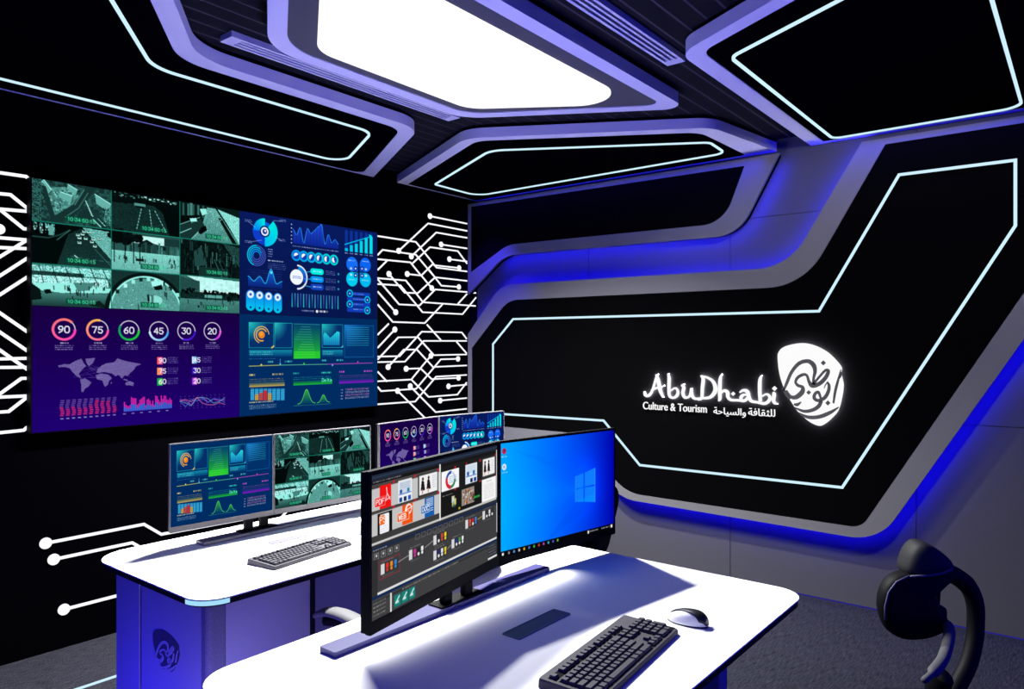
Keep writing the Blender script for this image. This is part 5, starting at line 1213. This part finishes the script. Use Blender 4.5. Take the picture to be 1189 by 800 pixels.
bm = bmesh.new(); tube(bm, [HL(*(lambda c: (c[0], D0 - 0.045, c[1]))(hc(x, y))) for x, y in [(1048, 664), (1068, 663), (1086, 660), (1096, 655)]], 0.0035, 6); obj('headrest_piping', bm, 'piping', hch, True)
bm = bmesh.new(); ol = closed_smooth(hp([(1020, 705), (1023, 684), (1034, 669), (1052, 662), (1074, 661), (1096, 656), (1106, 658), (1102, 667), (1084, 672), (1080, 682), (1085, 697), (1094, 704), (1095, 715), (1098, 724), (1090, 733), (1070, 740), (1045, 740), (1027, 728)]), 4)
pillow(bm, ol, 0.07, lambda a, b, h: HL(a, D0 + h, b), 5, 0.18); obj('backrest', bm, 'chair', hch, True)
bm = bmesh.new(); tube(bm, [HL(*(lambda c: (c[0], D0 - 0.030, c[1]))(hc(x, y))) for x, y in [(1022, 716), (1022, 700), (1026, 684), (1035, 672), (1050, 665)]], 0.0028, 6); obj('backrest_piping', bm, 'piping', hch, True)
for x in (1087, 1094):
    bm = bmesh.new(); c0, c1 = hc(x + 2, 664), hc(x - 1, 706); tube(bm, [HL(c0[0], D0 + 0.02, c0[1]), HL(c1[0], D0 + 0.02, c1[1])], 0.006, 8); obj('support_bar', bm, 'chair', hch)
bm = bmesh.new(); pts = [(1090, 662, 0.02), (1108, 668, 0.04), (1124, 681, 0.05), (1132, 700, 0.05), (1133, 722, 0.05), (1131, 745, 0.04), (1124, 772, 0.02), (1110, 800, 0.0), (1096, 830, 0.0)]
tube(bm, smooth_path([HL(*(lambda c: (c[0], D0 + 0.03 + o, c[1]))(hc(x, y, D0 + 0.03 + o))) for x, y, o in pts]), [0.028] * 12 + [0.026] * 37, 12); obj('back_arch', bm, 'chair', hch, True)
bm = bmesh.new(); pts = [(1096, 723, 2.24), (1102, 730, 2.2), (1101, 745, 2.14), (1095, 765, 2.07), (1084, 780, 2.0), (1073, 790, 1.96)]
tube(bm, smooth_path([HL(*(lambda c, d=d: (c[0], d, c[1]))(hc(x, y, d))) for x, y, d in pts]), [0.010] + [0.016] * 24 + [0.009] * 6, 10); a = obj('armrest', bm, 'arm', hch, True); a['label'] = 'grey armrest'
bm = bmesh.new(); pts = [(1093, 782, 2.1), (1088, 800, 2.12), (1086, 840, 2.15), (1084, 870, 2.2)]
tube(bm, smooth_path([HL(*(lambda c, d=d: (c[0], d, c[1]))(hc(x, y, d))) for x, y, d in pts]), [0.040] * 19, 12, 0.6); obj('arm_support', bm, 'chair', hch, True)
us = (1078 - CX) / F * D0
bm = bmesh.new(); pillow(bm, rrect(us - 0.2, D0 - 0.33, us + 0.12, D0 + 0.06, 0.08), 0.08, lambda a, b, h: HL(a, b, 0.36 + h), 4, 0.12); obj('seat', bm, 'chair', hch, True)
sc_ = (us - 0.04, D0 - 0.13)
bm = bmesh.new(); tube(bm, [HL(*sc_, 0.08), HL(*sc_, 0.33)], 0.025, 12); obj('gas_column', bm, 'chair', hch)
for k in range(5):
    a = k * 2 * math.pi / 5
    bm = bmesh.new(); tube(bm, [HL(sc_[0] + 0.02 * math.cos(a), sc_[1] + 0.02 * math.sin(a), 0.1), HL(sc_[0] + 0.24 * math.cos(a), sc_[1] + 0.24 * math.sin(a), 0.065)], [0.022, 0.013], 8); leg = obj('base_spoke', bm, 'chair', hch)
    bm = bmesh.new(); tube(bm, [HL(sc_[0] + 0.24 * math.cos(a) - 0.016 * math.sin(a), sc_[1] + 0.24 * math.sin(a) + 0.016 * math.cos(a), 0.026), HL(sc_[0] + 0.24 * math.cos(a) + 0.016 * math.sin(a), sc_[1] + 0.24 * math.sin(a) - 0.016 * math.cos(a), 0.026)], 0.026, 12); obj('caster', bm, 'chair', leg)

# ------------------------------------------------------------------ lamps and added fill lights
def spot(name, loc, target, col, power, size=0.12, angle=150, blend=0.6):
    l = bpy.data.lights.new(name, 'SPOT'); l.color = col; l.energy = power; l.shadow_soft_size = size; l.spot_size = math.radians(angle); l.spot_blend = blend
    o = bpy.data.objects.new(name, l); C.objects.link(o); o.location = loc
    o.rotation_euler = (Vector(target) - Vector(loc)).to_track_quat('-Z', 'Y').to_euler(); return o
VIO = (0.10, 0.08, 1.0)
spot('added_uplight', (-1.75, 2.12, 0.60), (-1.75, 2.12, 2.7), VIO, 225, 0.05, 118, 0.4)  # unseen, added to tint the ceiling frames from below
spot('blue_floor_light', (-2.25, 0.55, 0.15), (-2.3, 1.1, 0.15), (0.03, 0.015, 1.0), 26, 0.05, 120, 1.0)
spot('added_violet_fill', (-1.70, 0.95, 0.28), (-2.3, 1.5, 0.40), (0.25, 0.2, 1.0), 16, 0.05, 140, 0.8)  # unseen fill, added to lift the pedestal of the rear desk
spot('added_violet_fill', (-1.70, 1.98, 0.30), (-2.6, 2.0, 0.45), (0.22, 0.18, 1.0), 8, 0.05, 140, 0.8)  # second added fill, for the knee space
spot('corner_blue_lamp', (-3.60, 3.95, 2.62), (-3.72, 4.36, 1.55), (0.05, 0.03, 1.0), 170, 0.0, 70, 0.9)
spot('added_wall_fill', (-0.65, 2.45, 2.63), (-0.95, 4.35, 1.42), (1.0, 0.98, 0.98), 240, 0.10, 84, 0.5)  # unseen fill, added to brighten the right wall evenly
def line_lamp(name, loc, sx, sy, power, spread, col=(1, 1, 1)):
    l = bpy.data.lights.new(name, 'AREA'); l.shape = 'RECTANGLE'; l.size = sx; l.size_y = sy; l.energy = power; l.spread = math.radians(spread); l.color = col
    o = bpy.data.objects.new(name, l); C.objects.link(o); o.location = loc; return o
line_lamp('added_desk_key', (-2.835, 2.22, ZC - 0.001), 0.03, 0.70, 185, 134)  # unseen key, added to whiten the desks and throw the monitor shadow
line_lamp('added_desk_key', (-2.72, 2.94, ZC - 0.001), 0.08, 0.08, 150, 132)  # second unseen key, added to narrow that shadow band
line_lamp('blue_edge_lamp', (-2.72, YP - 0.05, ZC - 0.006), 2.3, 0.02, 14, 96, (0.01, 0.005, 1.0))
line_lamp('blue_edge_lamp', (-0.05, YP - 0.05, ZC - 0.006), 2.4, 0.02, 14, 96, (0.01, 0.005, 1.0))
tl = bpy.data.lights.new('added_monitor_fill', 'AREA'); tl.shape = 'RECTANGLE'; tl.size = 0.012; tl.size_y = 0.86; tl.energy = 0.6; tl.spread = math.radians(80)  # added fill with no real fixture, brightens the desk below the screens
to = bpy.data.objects.new('added_monitor_fill', tl); C.objects.link(to); to.location = (-1.352, 1.50, 0.799); to.rotation_euler = (0, math.radians(-40), 0)
wd = bpy.data.worlds.new('dim_blue'); S.world = wd; wd.use_nodes = True
wd.node_tree.nodes['Background'].inputs['Color'].default_value = (0.01, 0.01, 1.0, 1); wd.node_tree.nodes['Background'].inputs['Strength'].default_value = 0.9

# ------------------------------------------------------------------ camera and view
cam = bpy.data.cameras.new('camera'); co = bpy.data.objects.new('camera', cam); C.objects.link(co)
cam.sensor_width = 36; cam.lens = F / 1189 * 36; cam.shift_y = (CY - 400) / 1189; cam.clip_start = 0.02
co.location = (0, 0, CAMZ); co.rotation_euler = (math.pi / 2, 0, TH)
S.camera = co
S.view_settings.view_transform = 'Standard'; S.view_settings.look = 'None'; S.view_settings.exposure = 0; S.view_settings.gamma = 1; S.view_settings.use_curve_mapping = False
S.cycles.use_denoising = True; S.cycles.max_bounces = 6; S.cycles.diffuse_bounces = 4; S.cycles.sample_clamp_indirect = 6
